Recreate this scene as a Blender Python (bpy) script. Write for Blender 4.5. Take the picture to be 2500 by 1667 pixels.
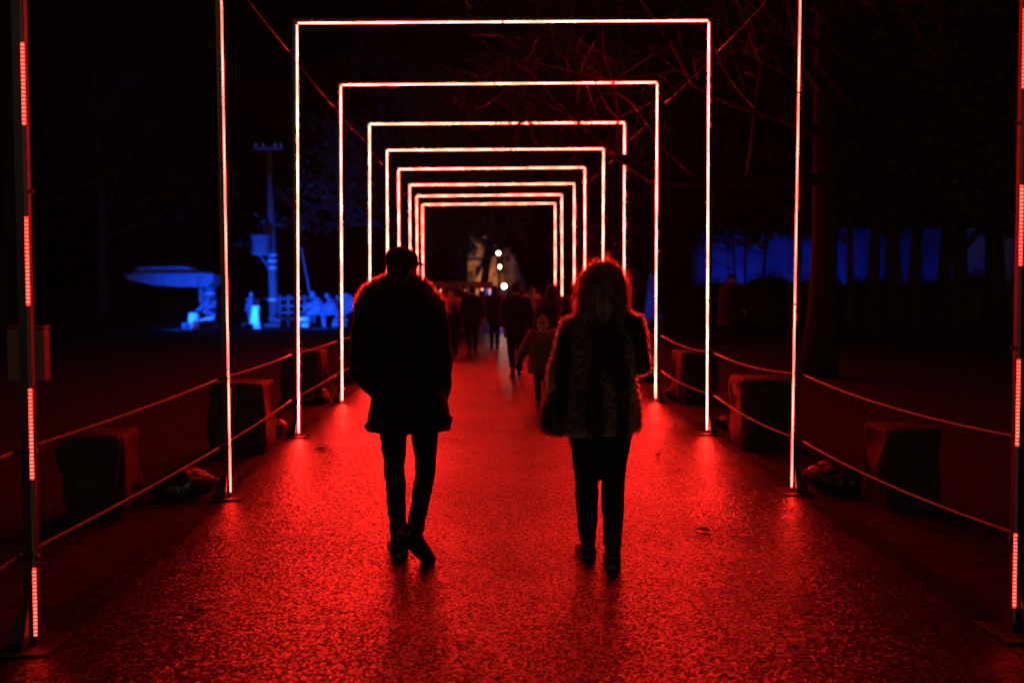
import bpy, bmesh, math, random
from mathutils import Vector, Matrix, noise

random.seed(7)
SC = bpy.context.scene
for o in list(bpy.data.objects):
    bpy.data.objects.remove(o, do_unlink=True)
COL = SC.collection

# ------------------------------------------------------------------ camera
cd = bpy.data.cameras.new('camera')
cam = bpy.data.objects.new('camera', cd)
COL.objects.link(cam)
r_ = Vector((0.9996185, -0.02744926, -0.00306369))
u_ = Vector((0.00445584, 0.0508006, 0.99869888))
w_ = Vector((0.0272579, 0.99833153, -0.05090352))
cam.matrix_world = Matrix(((r_.x, u_.x, -w_.x, -0.2067),
                           (r_.y, u_.y, -w_.y, 0.0),
                           (r_.z, u_.z, -w_.z, 1.5631),
                           (0, 0, 0, 1)))
cd.sensor_width = 36.0
cd.lens = 35.0
cd.clip_start = 0.05
cd.clip_end = 2000.0
cd.dof.use_dof = True
cd.dof.focus_distance = 6.1
cd.dof.aperture_fstop = 1.5
SC.camera = cam

# ------------------------------------------------------------------ night sky and faint fill
wd = bpy.data.worlds.new('World')
SC.world = wd
wd.use_nodes = True
wn = wd.node_tree
bg = wn.nodes['Background']
sky = wn.nodes.new('ShaderNodeTexSky')
sky.sky_type = 'NISHITA'
sky.sun_disc = False
sky.sun_elevation = math.radians(-4.0)
sky.sun_rotation = math.radians(170.0)
wn.links.new(sky.outputs['Color'], bg.inputs['Color'])
bg.inputs['Strength'].default_value = 0.02

sd = bpy.data.lights.new('warm_fill_sun', 'SUN')  # warm fill added low from behind the camera to show the coats
sd.energy = 0.14
sd.angle = math.radians(12.0)
sd.color = (1.0, 0.62, 0.42)
sun = bpy.data.objects.new('warm_fill_sun', sd)
COL.objects.link(sun)
sun.rotation_euler = (math.radians(76), 0, math.radians(-10))

SC.view_settings.view_transform = 'Standard'
SC.view_settings.look = 'None'
SC.view_settings.exposure = 0.0
SC.view_settings.gamma = 1.0
SC.render.engine = 'CYCLES'
SC.cycles.use_denoising = True
SC.cycles.filter_width = 1.5
SC.cycles.max_bounces = 6
SC.cycles.caustics_reflective = False
SC.cycles.caustics_refractive = False
SC.cycles.sample_clamp_indirect = 6.0


# ------------------------------------------------------------------ materials
def mat(name):
    m = bpy.data.materials.new(name)
    m.use_nodes = True
    nt = m.node_tree
    b = nt.nodes['Principled BSDF']
    return m, nt, b


def nd(nt, kind, **kw):
    n = nt.nodes.new(kind)
    for k, v in kw.items():
        if k in n.inputs:
            n.inputs[k].default_value = v
        else:
            setattr(n, k, v)
    return n


def plain(name, c1, c2=None, rough=0.7, scale=20.0, bump=0.15, stretch=(1, 1, 1), metal=0.0, sheen=0.0, bdist=0.004, spec=0.5):
    """noise-mottled material"""
    m, nt, b = mat(name)
    tc = nd(nt, 'ShaderNodeTexCoord')
    mp = nd(nt, 'ShaderNodeMapping')
    mp.inputs['Scale'].default_value = stretch
    nt.links.new(tc.outputs['Object'], mp.inputs['Vector'])
    nz = nd(nt, 'ShaderNodeTexNoise')
    nz.inputs['Scale'].default_value = scale
    nz.inputs['Detail'].default_value = 5
    nt.links.new(mp.outputs['Vector'], nz.inputs['Vector'])
    cr = nd(nt, 'ShaderNodeValToRGB')
    c2 = c2 or tuple(0.6 * x for x in c1)
    cr.color_ramp.elements[0].position = 0.35
    cr.color_ramp.elements[1].position = 0.68
    cr.color_ramp.elements[0].color = (*c2, 1)
    cr.color_ramp.elements[1].color = (*c1, 1)
    nt.links.new(nz.outputs['Fac'], cr.inputs['Fac'])
    nt.links.new(cr.outputs['Color'], b.inputs['Base Color'])
    b.inputs['Roughness'].default_value = rough
    b.inputs['Metallic'].default_value = metal
    b.inputs['Specular IOR Level'].default_value = spec
    if sheen:
        b.inputs['Sheen Weight'].default_value = sheen
        b.inputs['Sheen Roughness'].default_value = 0.4
        b.inputs['Sheen Tint'].default_value = (0.8, 0.7, 0.65, 1)
    if bump:
        bp = nd(nt, 'ShaderNodeBump')
        bp.inputs['Strength'].default_value = bump
        bp.inputs['Distance'].default_value = bdist
        nt.links.new(nz.outputs['Fac'], bp.inputs['Height'])
        nt.links.new(bp.outputs['Normal'], b.inputs['Normal'])
    return m


LED_RGB = (1.0, 0.016, 0.010)


def led_mat(name, strength, dots=0.0, wob=0.35, floor_=0.06, phase=0.0, along='xz'):
    m = bpy.data.materials.new(name)
    m.use_nodes = True
    nt = m.node_tree
    nt.nodes.clear()
    out = nd(nt, 'ShaderNodeOutputMaterial')
    em = nd(nt, 'ShaderNodeEmission')
    em.inputs['Color'].default_value = (*LED_RGB, 1)
    tc = nd(nt, 'ShaderNodeTexCoord')
    sx = nd(nt, 'ShaderNodeSeparateXYZ')
    nt.links.new(tc.outputs['Object'], sx.inputs[0])
    ad = nd(nt, 'ShaderNodeMath', operation='ADD')
    if 'x' in along:
        nt.links.new(sx.outputs['X'], ad.inputs[0])
    else:
        ad.inputs[0].default_value = 0.0
    nt.links.new(sx.outputs['Z'], ad.inputs[1])

    def wave(freq, ph):
        a = nd(nt, 'ShaderNodeMath', operation='MULTIPLY_ADD')
        a.inputs[1].default_value = 2 * math.pi * freq
        a.inputs[2].default_value = ph
        nt.links.new(ad.outputs[0], a.inputs[0])
        c = nd(nt, 'ShaderNodeMath', operation='SINE')
        nt.links.new(a.outputs[0], c.inputs[0])
        h = nd(nt, 'ShaderNodeMath', operation='MULTIPLY_ADD')
        h.inputs[1].default_value = 0.5
        h.inputs[2].default_value = 0.5
        nt.links.new(c.outputs[0], h.inputs[0])
        return h.outputs[0]
    # slow brightness swing along the tape (0.64 m programme steps)
    s1 = nd(nt, 'ShaderNodeMath', operation='MULTIPLY_ADD')
    s1.inputs[1].default_value = wob * 2
    s1.inputs[2].default_value = 1 - wob
    nt.links.new(wave(1 / 0.64, phase), s1.inputs[0])
    val = s1.outputs[0]
    if dots:
        pw = nd(nt, 'ShaderNodeMath', operation='POWER')
        pw.inputs[1].default_value = 2.2
        nt.links.new(wave(dots, 0), pw.inputs[0])
        fl = nd(nt, 'ShaderNodeMath', operation='MULTIPLY_ADD')
        fl.inputs[1].default_value = 1 - floor_
        fl.inputs[2].default_value = floor_
        nt.links.new(pw.outputs[0], fl.inputs[0])
        mu = nd(nt, 'ShaderNodeMath', operation='MULTIPLY')
        nt.links.new(val, mu.inputs[0])
        nt.links.new(fl.outputs[0], mu.inputs[1])
        val = mu.outputs[0]
    st = nd(nt, 'ShaderNodeMath', operation='MULTIPLY')
    st.inputs[1].default_value = strength
    nt.links.new(val, st.inputs[0])
    nt.links.new(st.outputs[0], em.inputs['Strength'])
    nt.links.new(em.outputs[0], out.inputs['Surface'])
    return m


def glow_mat(name, color, strength):
    m = bpy.data.materials.new(name)
    m.use_nodes = True
    nt = m.node_tree
    nt.nodes.clear()
    out = nd(nt, 'ShaderNodeOutputMaterial')
    em = nd(nt, 'ShaderNodeEmission')
    em.inputs['Color'].default_value = (*color, 1)
    em.inputs['Strength'].default_value = strength
    nt.links.new(em.outputs[0], out.inputs['Surface'])
    return m


def fuzz_mat(name, c1, c2, scale=6.0, stretch=(1, 1, 0.25), trans=0.5):
    """fur and hair: diffuse plus light passing through the strands"""
    m = bpy.data.materials.new(name)
    m.use_nodes = True
    nt = m.node_tree
    nt.nodes.clear()
    out = nd(nt, 'ShaderNodeOutputMaterial')
    tc = nd(nt, 'ShaderNodeTexCoord')
    mp = nd(nt, 'ShaderNodeMapping')
    mp.inputs['Scale'].default_value = stretch
    nt.links.new(tc.outputs['Object'], mp.inputs['Vector'])
    nz = nd(nt, 'ShaderNodeTexNoise')
    nz.inputs['Scale'].default_value = scale
    nz.inputs['Detail'].default_value = 2
    nt.links.new(mp.outputs['Vector'], nz.inputs['Vector'])
    cr = nd(nt, 'ShaderNodeValToRGB')
    cr.color_ramp.elements[0].position = 0.47
    cr.color_ramp.elements[1].position = 0.57
    cr.color_ramp.elements[0].color = (*c2, 1)
    cr.color_ramp.elements[1].color = (*c1, 1)
    nt.links.new(nz.outputs['Fac'], cr.inputs['Fac'])
    df = nd(nt, 'ShaderNodeBsdfDiffuse')
    nt.links.new(cr.outputs['Color'], df.inputs['Color'])
    # light carried forward through the strands
    tr = nd(nt, 'ShaderNodeBsdfTranslucent')
    nt.links.new(cr.outputs['Color'], tr.inputs['Color'])
    rf = nd(nt, 'ShaderNodeBsdfRefraction')
    rf.inputs['Roughness'].default_value = 0.8
    rf.inputs['IOR'].default_value = 1.12
    br = nd(nt, 'ShaderNodeMixRGB')
    br.inputs[0].default_value = 0.92
    br.inputs[2].default_value = (1, 0.9, 0.8, 1)
    nt.links.new(cr.outputs['Color'], br.inputs[1])
    nt.links.new(br.outputs[0], rf.inputs['Color'])
    m1 = nd(nt, 'ShaderNodeMixShader')
    m1.inputs[0].default_value = 0.6
    nt.links.new(tr.outputs[0], m1.inputs[1])
    nt.links.new(rf.outputs[0], m1.inputs[2])
    mx = nd(nt, 'ShaderNodeMixShader')
    mx.inputs[0].default_value = trans
    nt.links.new(df.outputs[0], mx.inputs[1])
    nt.links.new(m1.outputs[0], mx.inputs[2])
    m2 = nd(nt, 'ShaderNodeMixShader')
    m2.inputs[0].default_value = 0.12
    gl = nd(nt, 'ShaderNodeBsdfGlossy')
    gl.inputs['Roughness'].default_value = 0.35
    gl.inputs['Color'].default_value = (0.5, 0.45, 0.4, 1)
    nt.links.new(mx.outputs[0], m2.inputs[1])
    nt.links.new(gl.outputs[0], m2.inputs[2])
    tp = nd(nt, 'ShaderNodeBsdfTransparent')
    m3 = nd(nt, 'ShaderNodeMixShader')
    m3.inputs[0].default_value = 0.2
    nt.links.new(m2.outputs[0], m3.inputs[1])
    nt.links.new(tp.outputs[0], m3.inputs[2])
    nt.links.new(m3.outputs[0], out.inputs['Surface'])
    return m


TILT = 0.50


def asphalt_mat():
    m, nt, b = mat('wet_asphalt')
    tc = nd(nt, 'ShaderNodeTexCoord')
    # aggregate
    v = nd(nt, 'ShaderNodeTexVoronoi')
    v.inputs['Scale'].default_value = 86.0
    v.inputs['Randomness'].default_value = 1.0
    nt.links.new(tc.outputs['Object'], v.inputs['Vector'])
    n1 = nd(nt, 'ShaderNodeTexNoise')
    n1.inputs['Scale'].default_value = 38.0
    n1.inputs['Detail'].default_value = 4
    n1.inputs['Roughness'].default_value = 0.62
    nt.links.new(tc.outputs['Object'], n1.inputs['Vector'])
    n2 = nd(nt, 'ShaderNodeTexNoise')
    n2.inputs['Scale'].default_value = 0.9
    n2.inputs['Detail'].default_value = 4
    nt.links.new(tc.outputs['Object'], n2.inputs['Vector'])
    # base colour: dark stones and paler ones
    cr = nd(nt, 'ShaderNodeValToRGB')
    cr.color_ramp.elements[0].color = (0.012, 0.012, 0.012, 1)
    cr.color_ramp.elements[1].color = (0.05, 0.048, 0.046, 1)
    nt.links.new(v.outputs['Color'], cr.inputs['Fac'])
    nt.links.new(cr.outputs['Color'], b.inputs['Base Color'])
    # wetness: damp patches smoother
    rr = nd(nt, 'ShaderNodeMapRange')
    rr.inputs['From Min'].default_value = 0.35
    rr.inputs['From Max'].default_value = 0.65
    rr.inputs['To Min'].default_value = 0.33
    rr.inputs['To Max'].default_value = 0.37
    nt.links.new(n2.outputs['Fac'], rr.inputs['Value'])
    nt.links.new(rr.outputs[0], b.inputs['Roughness'])
    b.inputs['Specular IOR Level'].default_value = 0.6
    # relief: fine bump in the binder, and every stone is a little facet with its own tilt and polish
    bp = nd(nt, 'ShaderNodeBump')
    bp.inputs['Strength'].default_value = 0.6
    bp.inputs['Distance'].default_value = 0.005
    nt.links.new(n1.outputs['Fac'], bp.inputs['Height'])
    c0 = nd(nt, 'ShaderNodeVectorMath', operation='SUBTRACT')
    c0.inputs[1].default_value = (0.5, 0.5, 0.5)
    nt.links.new(v.outputs['Color'], c0.inputs[0])
    c1 = nd(nt, 'ShaderNodeVectorMath', operation='MULTIPLY')
    c1.inputs[1].default_value = (TILT, TILT, 0.0)
    nt.links.new(c0.outputs[0], c1.inputs[0])
    c2 = nd(nt, 'ShaderNodeVectorMath', operation='ADD')
    nt.links.new(bp.outputs['Normal'], c2.inputs[0])
    nt.links.new(c1.outputs[0], c2.inputs[1])
    c3 = nd(nt, 'ShaderNodeVectorMath', operation='NORMALIZE')
    nt.links.new(c2.outputs[0], c3.inputs[0])
    nt.links.new(c3.outputs[0], b.inputs['Normal'])
    v2 = nd(nt, 'ShaderNodeTexVoronoi')
    v2.inputs['Scale'].default_value = 92.0
    nt.links.new(tc.outputs['Object'], v2.inputs['Vector'])
    s1 = nd(nt, 'ShaderNodeSeparateColor')
    nt.links.new(v2.outputs['Color'], s1.inputs[0])
    sp = nd(nt, 'ShaderNodeMapRange')
    sp.inputs['To Min'].default_value = 0.0
    sp.inputs['To Max'].default_value = 0.85
    nt.links.new(s1.outputs[0], sp.inputs['Value'])
    # worn and damp areas: the polish drifts slowly across the path
    n3 = nd(nt, 'ShaderNodeTexNoise')
    n3.inputs['Scale'].default_value = 0.75
    n3.inputs['Detail'].default_value = 6
    n3.inputs['Roughness'].default_value = 0.6
    nt.links.new(tc.outputs['Object'], n3.inputs['Vector'])
    dr = nd(nt, 'ShaderNodeMapRange')
    dr.inputs['From Min'].default_value = 0.36
    dr.inputs['From Max'].default_value = 0.64
    dr.inputs['To Min'].default_value = 0.45
    dr.inputs['To Max'].default_value = 1.15
    nt.links.new(n3.outputs['Fac'], dr.inputs['Value'])
    ml = nd(nt, 'ShaderNodeMath', operation='MULTIPLY')
    nt.links.new(sp.outputs[0], ml.inputs[0])
    nt.links.new(dr.outputs[0], ml.inputs[1])
    nt.links.new(ml.outputs[0], b.inputs['Specular IOR Level'])
    return m


M = {}
M['asphalt'] = asphalt_mat()
M['soil'] = plain('trodden_lawn_soil', (0.045, 0.042, 0.03), (0.02, 0.018, 0.014), 0.95, 7.0, 0.7, bdist=0.03, spec=0.15)
M['grass'] = plain('winter_grass', (0.07, 0.09, 0.035), (0.04, 0.05, 0.02), 0.8, 3.0, 0)
M['pole'] = plain('painted_steel', (0.024, 0.024, 0.024), (0.016, 0.016, 0.016), 0.42, 30, 0.05)
M['steel'] = plain('rolled_steel', (0.045, 0.042, 0.04), (0.028, 0.026, 0.025), 0.6, 25, 0.1)
M['ledoff'] = plain('unlit_diffuser', (0.34, 0.27, 0.22), (0.28, 0.22, 0.18), 0.4, 60, 0.0)
M['rope'] = plain('white_rope', (0.8, 0.74, 0.66), (0.62, 0.56, 0.48), 0.75, 180, 0.5, bdist=0.003)
M['wire'] = plain('dull_wire', (0.05, 0.05, 0.05), (0.035, 0.035, 0.035), 0.45, 90, 0)
M['cloth'] = plain('black_tarpaulin', (0.06, 0.048, 0.045), (0.03, 0.025, 0.025), 0.75, 14, 0.5, bdist=0.012, spec=0.15)
M['sack'] = plain('wet_sack', (0.035, 0.03, 0.028), (0.018, 0.016, 0.015), 0.38, 18, 0.6, bdist=0.012)
M['bark'] = plain('tree_bark', (0.022, 0.017, 0.013), (0.010, 0.008, 0.007), 0.9, 9, 0.9, (1, 1, 0.25), bdist=0.03)
M['twig'] = plain('bare_twigs', (0.04, 0.028, 0.02), (0.02, 0.015, 0.012), 0.7, 30, 0)
M['leafcrown'] = plain('dark_leaves', (0.06, 0.07, 0.03), (0.03, 0.04, 0.015), 0.6, 5, 0)
M['hedge'] = plain('hedge_leaves', (0.05, 0.065, 0.03), (0.025, 0.035, 0.015), 0.6, 4, 0)
M['coat'] = plain('black_wool', (0.022, 0.019, 0.019), (0.014, 0.012, 0.012), 0.85, 60, 0.3, sheen=0.25, bdist=0.003, spec=0.2)
M['coat_b'] = plain('dark_quilted_cloth', (0.03, 0.018, 0.02), (0.018, 0.012, 0.013), 0.7, 25, 0.4, sheen=0.2, spec=0.25)
M['coat_c'] = plain('charcoal_cloth', (0.014, 0.014, 0.016), (0.008, 0.008, 0.01), 0.75, 30, 0.3, sheen=0.2, spec=0.25)
M['coat_red'] = plain('bright_red_jacket', (0.62, 0.12, 0.1), (0.45, 0.08, 0.07), 0.6, 12, 0.3)
M['coat_pale'] = plain('cream_jacket', (0.7, 0.62, 0.55), (0.55, 0.48, 0.42), 0.7, 12, 0.3)
M['coat_kid'] = plain('plum_padded_cloth', (0.14, 0.06, 0.06), (0.09, 0.04, 0.04), 0.65, 22, 0.5, sheen=0.3, spec=0.3)
M['trouser'] = plain('dark_denim', (0.018, 0.018, 0.022), (0.011, 0.011, 0.014), 0.8, 70, 0.3, bdist=0.002, spec=0.2)
M['leather'] = plain('black_leather', (0.02, 0.018, 0.018), (0.012, 0.011, 0.011), 0.45, 35, 0.3, bdist=0.002)
M['skin'] = plain('skin', (0.45, 0.28, 0.2), (0.4, 0.24, 0.17), 0.55, 40, 0.05)
M['cap'] = plain('dark_felt_cap', (0.024, 0.02, 0.02), (0.016, 0.014, 0.014), 0.8, 80, 0.3, sheen=0.2)
M['knit'] = plain('knitted_wool', (0.25, 0.12, 0.12), (0.14, 0.07, 0.07), 0.9, 70, 0.6, (1, 1, 3), sheen=0.4)
M['fur'] = fuzz_mat('brown_fur', (0.85, 0.58, 0.42), (0.05, 0.03, 0.024), 11.0, (1, 1, 0.16), 0.5)
M['furskin'] = plain('fur_hide', (0.05, 0.03, 0.022), (0.012, 0.009, 0.008), 0.9, 7, 0, (1, 1, 0.22), spec=0.1)
M['collar'] = fuzz_mat('collar_fur', (0.42, 0.27, 0.17), (0.2, 0.12, 0.08), 12.0, (1, 1, 1), 0.75)
M['collarskin'] = plain('collar_hide', (0.05, 0.035, 0.028), (0.03, 0.02, 0.016), 0.9, 30, 0, spec=0.1)
M['hair'] = fuzz_mat('brown_hair', (0.55, 0.3, 0.18), (0.3, 0.16, 0.09), 20.0, (1, 1, 1), 0.7)
M['hairbase'] = plain('dark_hair_mass', (0.03, 0.018, 0.013), (0.018, 0.012, 0.01), 0.8, 40, 0.5, (1, 1, 0.3), spec=0.15)
M['grey'] = plain('weathered_grey_paint', (0.16, 0.16, 0.16), (0.10, 0.10, 0.10), 0.8, 6, 0.2)
M['pale'] = plain('pale_plaster', (0.72, 0.72, 0.7), (0.6, 0.6, 0.58), 0.8, 4, 0.2)
M['white'] = plain('white_paint', (0.82, 0.82, 0.8), (0.75, 0.75, 0.73), 0.6, 5, 0.05)
M['wood'] = plain('weathered_timber', (0.16, 0.14, 0.12), (0.09, 0.08, 0.065), 0.85, 10, 0.5, (1, 1, 0.3), bdist=0.01)
M['stone'] = plain('sandstone', (0.50, 0.34, 0.17), (0.10, 0.06, 0.03), 0.85, 1.6, 0.8, bdist=0.08)
M['render'] = plain('rendered_wall', (0.17, 0.17, 0.17), (0.11, 0.11, 0.11), 0.9, 1.1, 0.3, bdist=0.02)
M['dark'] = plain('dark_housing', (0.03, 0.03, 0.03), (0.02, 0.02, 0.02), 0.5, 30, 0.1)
M['binmetal'] = plain('bin_enamel', (0.2, 0.1, 0.07), (0.13, 0.065, 0.05), 0.55, 20, 0.1)
M['valance'] = plain('red_awning_cloth', (0.6, 0.1, 0.08), (0.4, 0.06, 0.05), 0.8, 5, 0.2)
M['leaf'] = plain('fallen_leaf', (0.3, 0.2, 0.09), (0.18, 0.11, 0.05), 0.45, 40, 0.3)
M['led_a'] = led_mat('led_tape_dim', 34.0, 60, 0.15, 0.06, 0.0, 'z')
M['led_b'] = led_mat('led_tape_half', 120.0, 60, 0.35, 0.10, 1.0, 'z')
M['led_c'] = led_mat('led_tape_full', 235.0, 0, 0.42, 0, 2.0)
M['led_d'] = led_mat('led_tape_bright', 290.0, 0, 0.30, 0, 4.0)
M['green'] = glow_mat('green_diode', (0.15, 1.0, 0.1), 1.2)
M['lampwhite'] = glow_mat('white_lamp_globe', (1.0, 0.86, 0.68), 30.0)
M['lampred'] = glow_mat('warm_lamp_globe', (1.0, 0.5, 0.36), 160.0)
M['bulb'] = glow_mat('small_amber_bulb', (1.0, 0.25, 0.1), 9.0)
M['lensblue'] = glow_mat('blue_flood_lens', (0.02, 0.15, 1.0), 6.0)
M['lenswarm'] = glow_mat('amber_flood_lens', (1.0, 0.55, 0.2), 6.0)


# ------------------------------------------------------------------ helpers
def link(name, mesh, parent=None, m=None):
    o = bpy.data.objects.new(name, mesh)
    COL.objects.link(o)
    if m is not None and not mesh.materials:
        mesh.materials.append(m)
    if parent is not None:
        o.parent = parent
    return o


def build(name, bm, m, parent=None, smooth=False):
    me = bpy.data.meshes.new(name)
    bm.normal_update()
    bm.to_mesh(me)
    bm.free()
    if smooth:
        for p in me.polygons:
            p.use_smooth = True
    return link(name, me, parent, m)


def empty(name, loc, label, cat, group=None, rz=0.0):
    o = bpy.data.objects.new(name, None)
    o.empty_display_size = 0.1
    COL.objects.link(o)
    o.location = loc
    o.rotation_euler = (0, 0, rz)
    return tag(o, label, cat, group)


def tag(o, label, cat, group=None):
    o['label'] = label
    o['category'] = cat
    if group:
        o['group'] = group
    return o


def box(bm, x0, x1, y0, y1, z0, z1, bev=0.0, mtx=None):
    g = bmesh.ops.create_cube(bm, size=1.0)
    vs = g['verts']
    for v in vs:
        v.co = Vector(((x0 + x1) / 2 + v.co.x * (x1 - x0), (y0 + y1) / 2 + v.co.y * (y1 - y0), (z0 + z1) / 2 + v.co.z * (z1 - z0)))
    if bev > 0:
        es = set()
        for v in vs:
            es.update(v.link_edges)
        r = bmesh.ops.bevel(bm, geom=list(es), offset=bev, segments=2, affect='EDGES', profile=0.6)
        vs = list({v for f in r['faces'] for v in f.verts} | {v for v in vs if v.is_valid})
    if mtx is not None:
        for v in vs:
            v.co = mtx @ v.co
    return vs


def tube(bm, pts, rad, seg=8, cap=True, flat=None):
    """swept tube; rad: a number, or one (number or (ra, rb)) per point; flat: reference axis for ra"""
    pts = [Vector(p) for p in pts]
    n = len(pts)
    if not isinstance(rad, (list, tuple)):
        rad = [rad] * n
    rings = []
    ref = Vector(flat) if flat else None
    prev = None
    for i, p in enumerate(pts):
        t = (pts[min(i + 1, n - 1)] - pts[max(i - 1, 0)])
        if t.length < 1e-9:
            t = Vector((0, 0, 1))
        t.normalize()
        if ref is not None:
            a = ref - t * ref.dot(t)
        elif prev is not None:
            a = prev - t * prev.dot(t)
        else:
            a = Vector((1, 0, 0)) if abs(t.x) < 0.8 else Vector((0, 1, 0))
            a = a - t * a.dot(t)
        a.normalize()
        prev = a
        b = t.cross(a)
        r = rad[i]
        ra, rb = r if isinstance(r, (list, tuple)) else (r, r)
        ring = []
        for k in range(seg):
            an = 2 * math.pi * k / seg
            ring.append(bm.verts.new(p + a * (ra * math.cos(an)) + b * (rb * math.sin(an))))
        rings.append(ring)
    for i in range(n - 1):
        for k in range(seg):
            k2 = (k + 1) % seg
            bm.faces.new((rings[i][k], rings[i][k2], rings[i + 1][k2], rings[i + 1][k]))
    if cap:
        bm.faces.new(list(reversed(rings[0])))
        bm.faces.new(rings[-1])
    return rings


def stack(bm, rings, seg=28, cap=True):
    """horizontal superellipse rings: (cx, cy, z, rx, ry[, power])"""
    rr = []
    for q in rings:
        cx, cy, z, rx, ry = q[:5]
        pw = q[5] if len(q) > 5 else 2.0
        ring = []
        for k in range(seg):
            an = 2 * math.pi * k / seg
            c, s = math.cos(an), math.sin(an)
            e = 2.0 / pw
            ring.append(bm.verts.new((cx + rx * math.copysign(abs(c) ** e, c), cy + ry * math.copysign(abs(s) ** e, s), z)))
        rr.append(ring)
    for i in range(len(rr) - 1):
        for k in range(seg):
            k2 = (k + 1) % seg
            bm.faces.new((rr[i][k], rr[i][k2], rr[i + 1][k2], rr[i + 1][k]))
    if cap:
        bm.faces.new(list(reversed(rr[0])))
        bm.faces.new(rr[-1])
    return rr


def ball(bm, c, rx, ry=None, rz=None, sub=2, mtx=None):
    g = bmesh.ops.create_icosphere(bm, subdivisions=sub, radius=1.0)
    ry = ry or rx
    rz = rz or rx
    for v in g['verts']:
        q = Vector((v.co.x * rx, v.co.y * ry, v.co.z * rz))
        if mtx is not None:
            q = mtx @ q
        v.co = Vector(c) + q
    return g['verts']


def remeshed(name, bm, m, parent, voxel=0.012, smooth=4, wrinkle=0.0, wscale=8.0, wstretch=(1, 1, 1), seed=0.0):
    """union of overlapping shapes into one continuous surface"""
    bmesh.ops.recalc_face_normals(bm, faces=bm.faces)
    me = bpy.data.meshes.new('tmp')
    bm.to_mesh(me)
    bm.free()
    t = bpy.data.objects.new('tmp', me)
    COL.objects.link(t)
    rm = t.modifiers.new('r', 'REMESH')
    rm.mode = 'VOXEL'
    rm.voxel_size = voxel
    if smooth:
        s = t.modifiers.new('s', 'SMOOTH')
        s.iterations = smooth
        s.factor = 0.5
    dg = bpy.context.evaluated_depsgraph_get()
    new = bpy.data.meshes.new_from_object(t.evaluated_get(dg))
    bpy.data.objects.remove(t, do_unlink=True)
    bpy.data.meshes.remove(me)
    if wrinkle:
        new.calc_loop_triangles()
        nr = [v.normal.copy() for v in new.vertices]
        for i, v in enumerate(new.vertices):
            q = Vector((v.co.x * wstretch[0], v.co.y * wstretch[1], v.co.z * wstretch[2])) * wscale + Vector((seed, seed * 1.7, seed * 0.3))
            d = noise.noise(q) + 0.5 * noise.noise(q * 2.3)
            v.co += nr[i] * (wrinkle * d)
    for p in new.polygons:
        p.use_smooth = True
    new.name = name
    new.materials.clear()
    return link(name, new, parent, m)


# ------------------------------------------------------------------ ground and path
bm = bmesh.new()
bmesh.ops.create_grid(bm, x_segments=2, y_segments=2, size=400)
g = build('ground', bm, M['soil'])
g.location = (0, 150, -0.012)
g['kind'] = 'structure'

bm = bmesh.new()
rows = []
N = 160
for i in range(N + 1):
    y = -6 + 50.0 * i / N
    xl = -2.5 + 0.05 * noise.noise(Vector((3.1, y * 0.7, 0))) + 0.05 * noise.noise(Vector((1.1, y * 3, 0)))
    xr = 2.5 + 0.05 * noise.noise(Vector((9.1, y * 0.7, 0))) + 0.05 * noise.noise(Vector((5.1, y * 3, 0)))
    row = []
    for k in range(11):
        t = k / 10
        x = xl * (1 - t) + xr * t
        edge = min(t, 1 - t)
        z = 0.0 + 0.006 * noise.noise(Vector((x * 0.5, y * 0.35, 2.0))) - (0.02 if edge == 0 else 0.0)
        row.append(bm.verts.new((x, y, z)))
    rows.append(row)
for i in range(N):
    for k in range(10):
        bm.faces.new((rows[i][k], rows[i][k + 1], rows[i + 1][k + 1], rows[i + 1][k]))
p = build('path', bm, M['asphalt'], smooth=True)
p['kind'] = 'structure'

# short winter grass beside the path
bm = bmesh.new()
rg = random.Random(3)
for i in range(16000):
    sd_ = rg.choice((-1, 1))
    x = sd_ * (2.55 + abs(rg.gauss(0, 1)) * 2.2)
    y = 2.5 + rg.random() ** 1.3 * 26
    h = 0.02 + rg.random() * 0.045
    a = rg.random() * 6.28
    wv = Vector((math.cos(a), math.sin(a), 0)) * 0.004
    tip = Vector((rg.gauss(0, 0.02), rg.gauss(0, 0.02), h))
    b0 = Vector((x, y, -0.014))
    bm.faces.new((bm.verts.new(b0 - wv), bm.verts.new(b0 + wv), bm.verts.new(b0 + tip)))
go = build('grass', bm, M['grass'])
go['kind'] = 'stuff'
tag(go, 'short trodden winter grass on both sides of the path', 'grass')

# ------------------------------------------------------------------ light arches
Y1, STEP = 4.398, 3.1824
# corners read off the photograph's own geometry: (xl_bottom, xl_top, xr_bottom, xr_top, z_left, z_right)
ARCH = [
    (-2.195, -2.172, 2.186, 2.165, 4.40, 4.43),
    (-2.146, -2.150, 2.157, 2.186, 4.40, 4.44),
    (-2.222, -2.177, 2.214, 2.202, 4.393, 4.439),
    (-2.206, -2.175, 2.197, 2.201, 4.396, 4.443),
    (-2.180, -2.146, 2.195, 2.193, 4.390, 4.422),
    (-2.180, -2.161, 2.205, 2.215, 4.394, 4.428),
    (-2.210, -2.208, 2.160, 2.155, 4.399, 4.441),
    (-2.190, -2.183, 2.190, 2.195, 4.370, 4.404),
    (-2.210, -2.215, 2.120, 2.104, 4.377, 4.420),
    (-2.240, -2.245, 2.140, 2.134, 4.399, 4.439)]
PW = 0.046      # tube width
SR = 0.0064     # diffuser radius
ORD = ['nearest', 'second', 'third', 'fourth', 'fifth', 'sixth', 'seventh', 'eighth', 'ninth', 'farthest']


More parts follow.
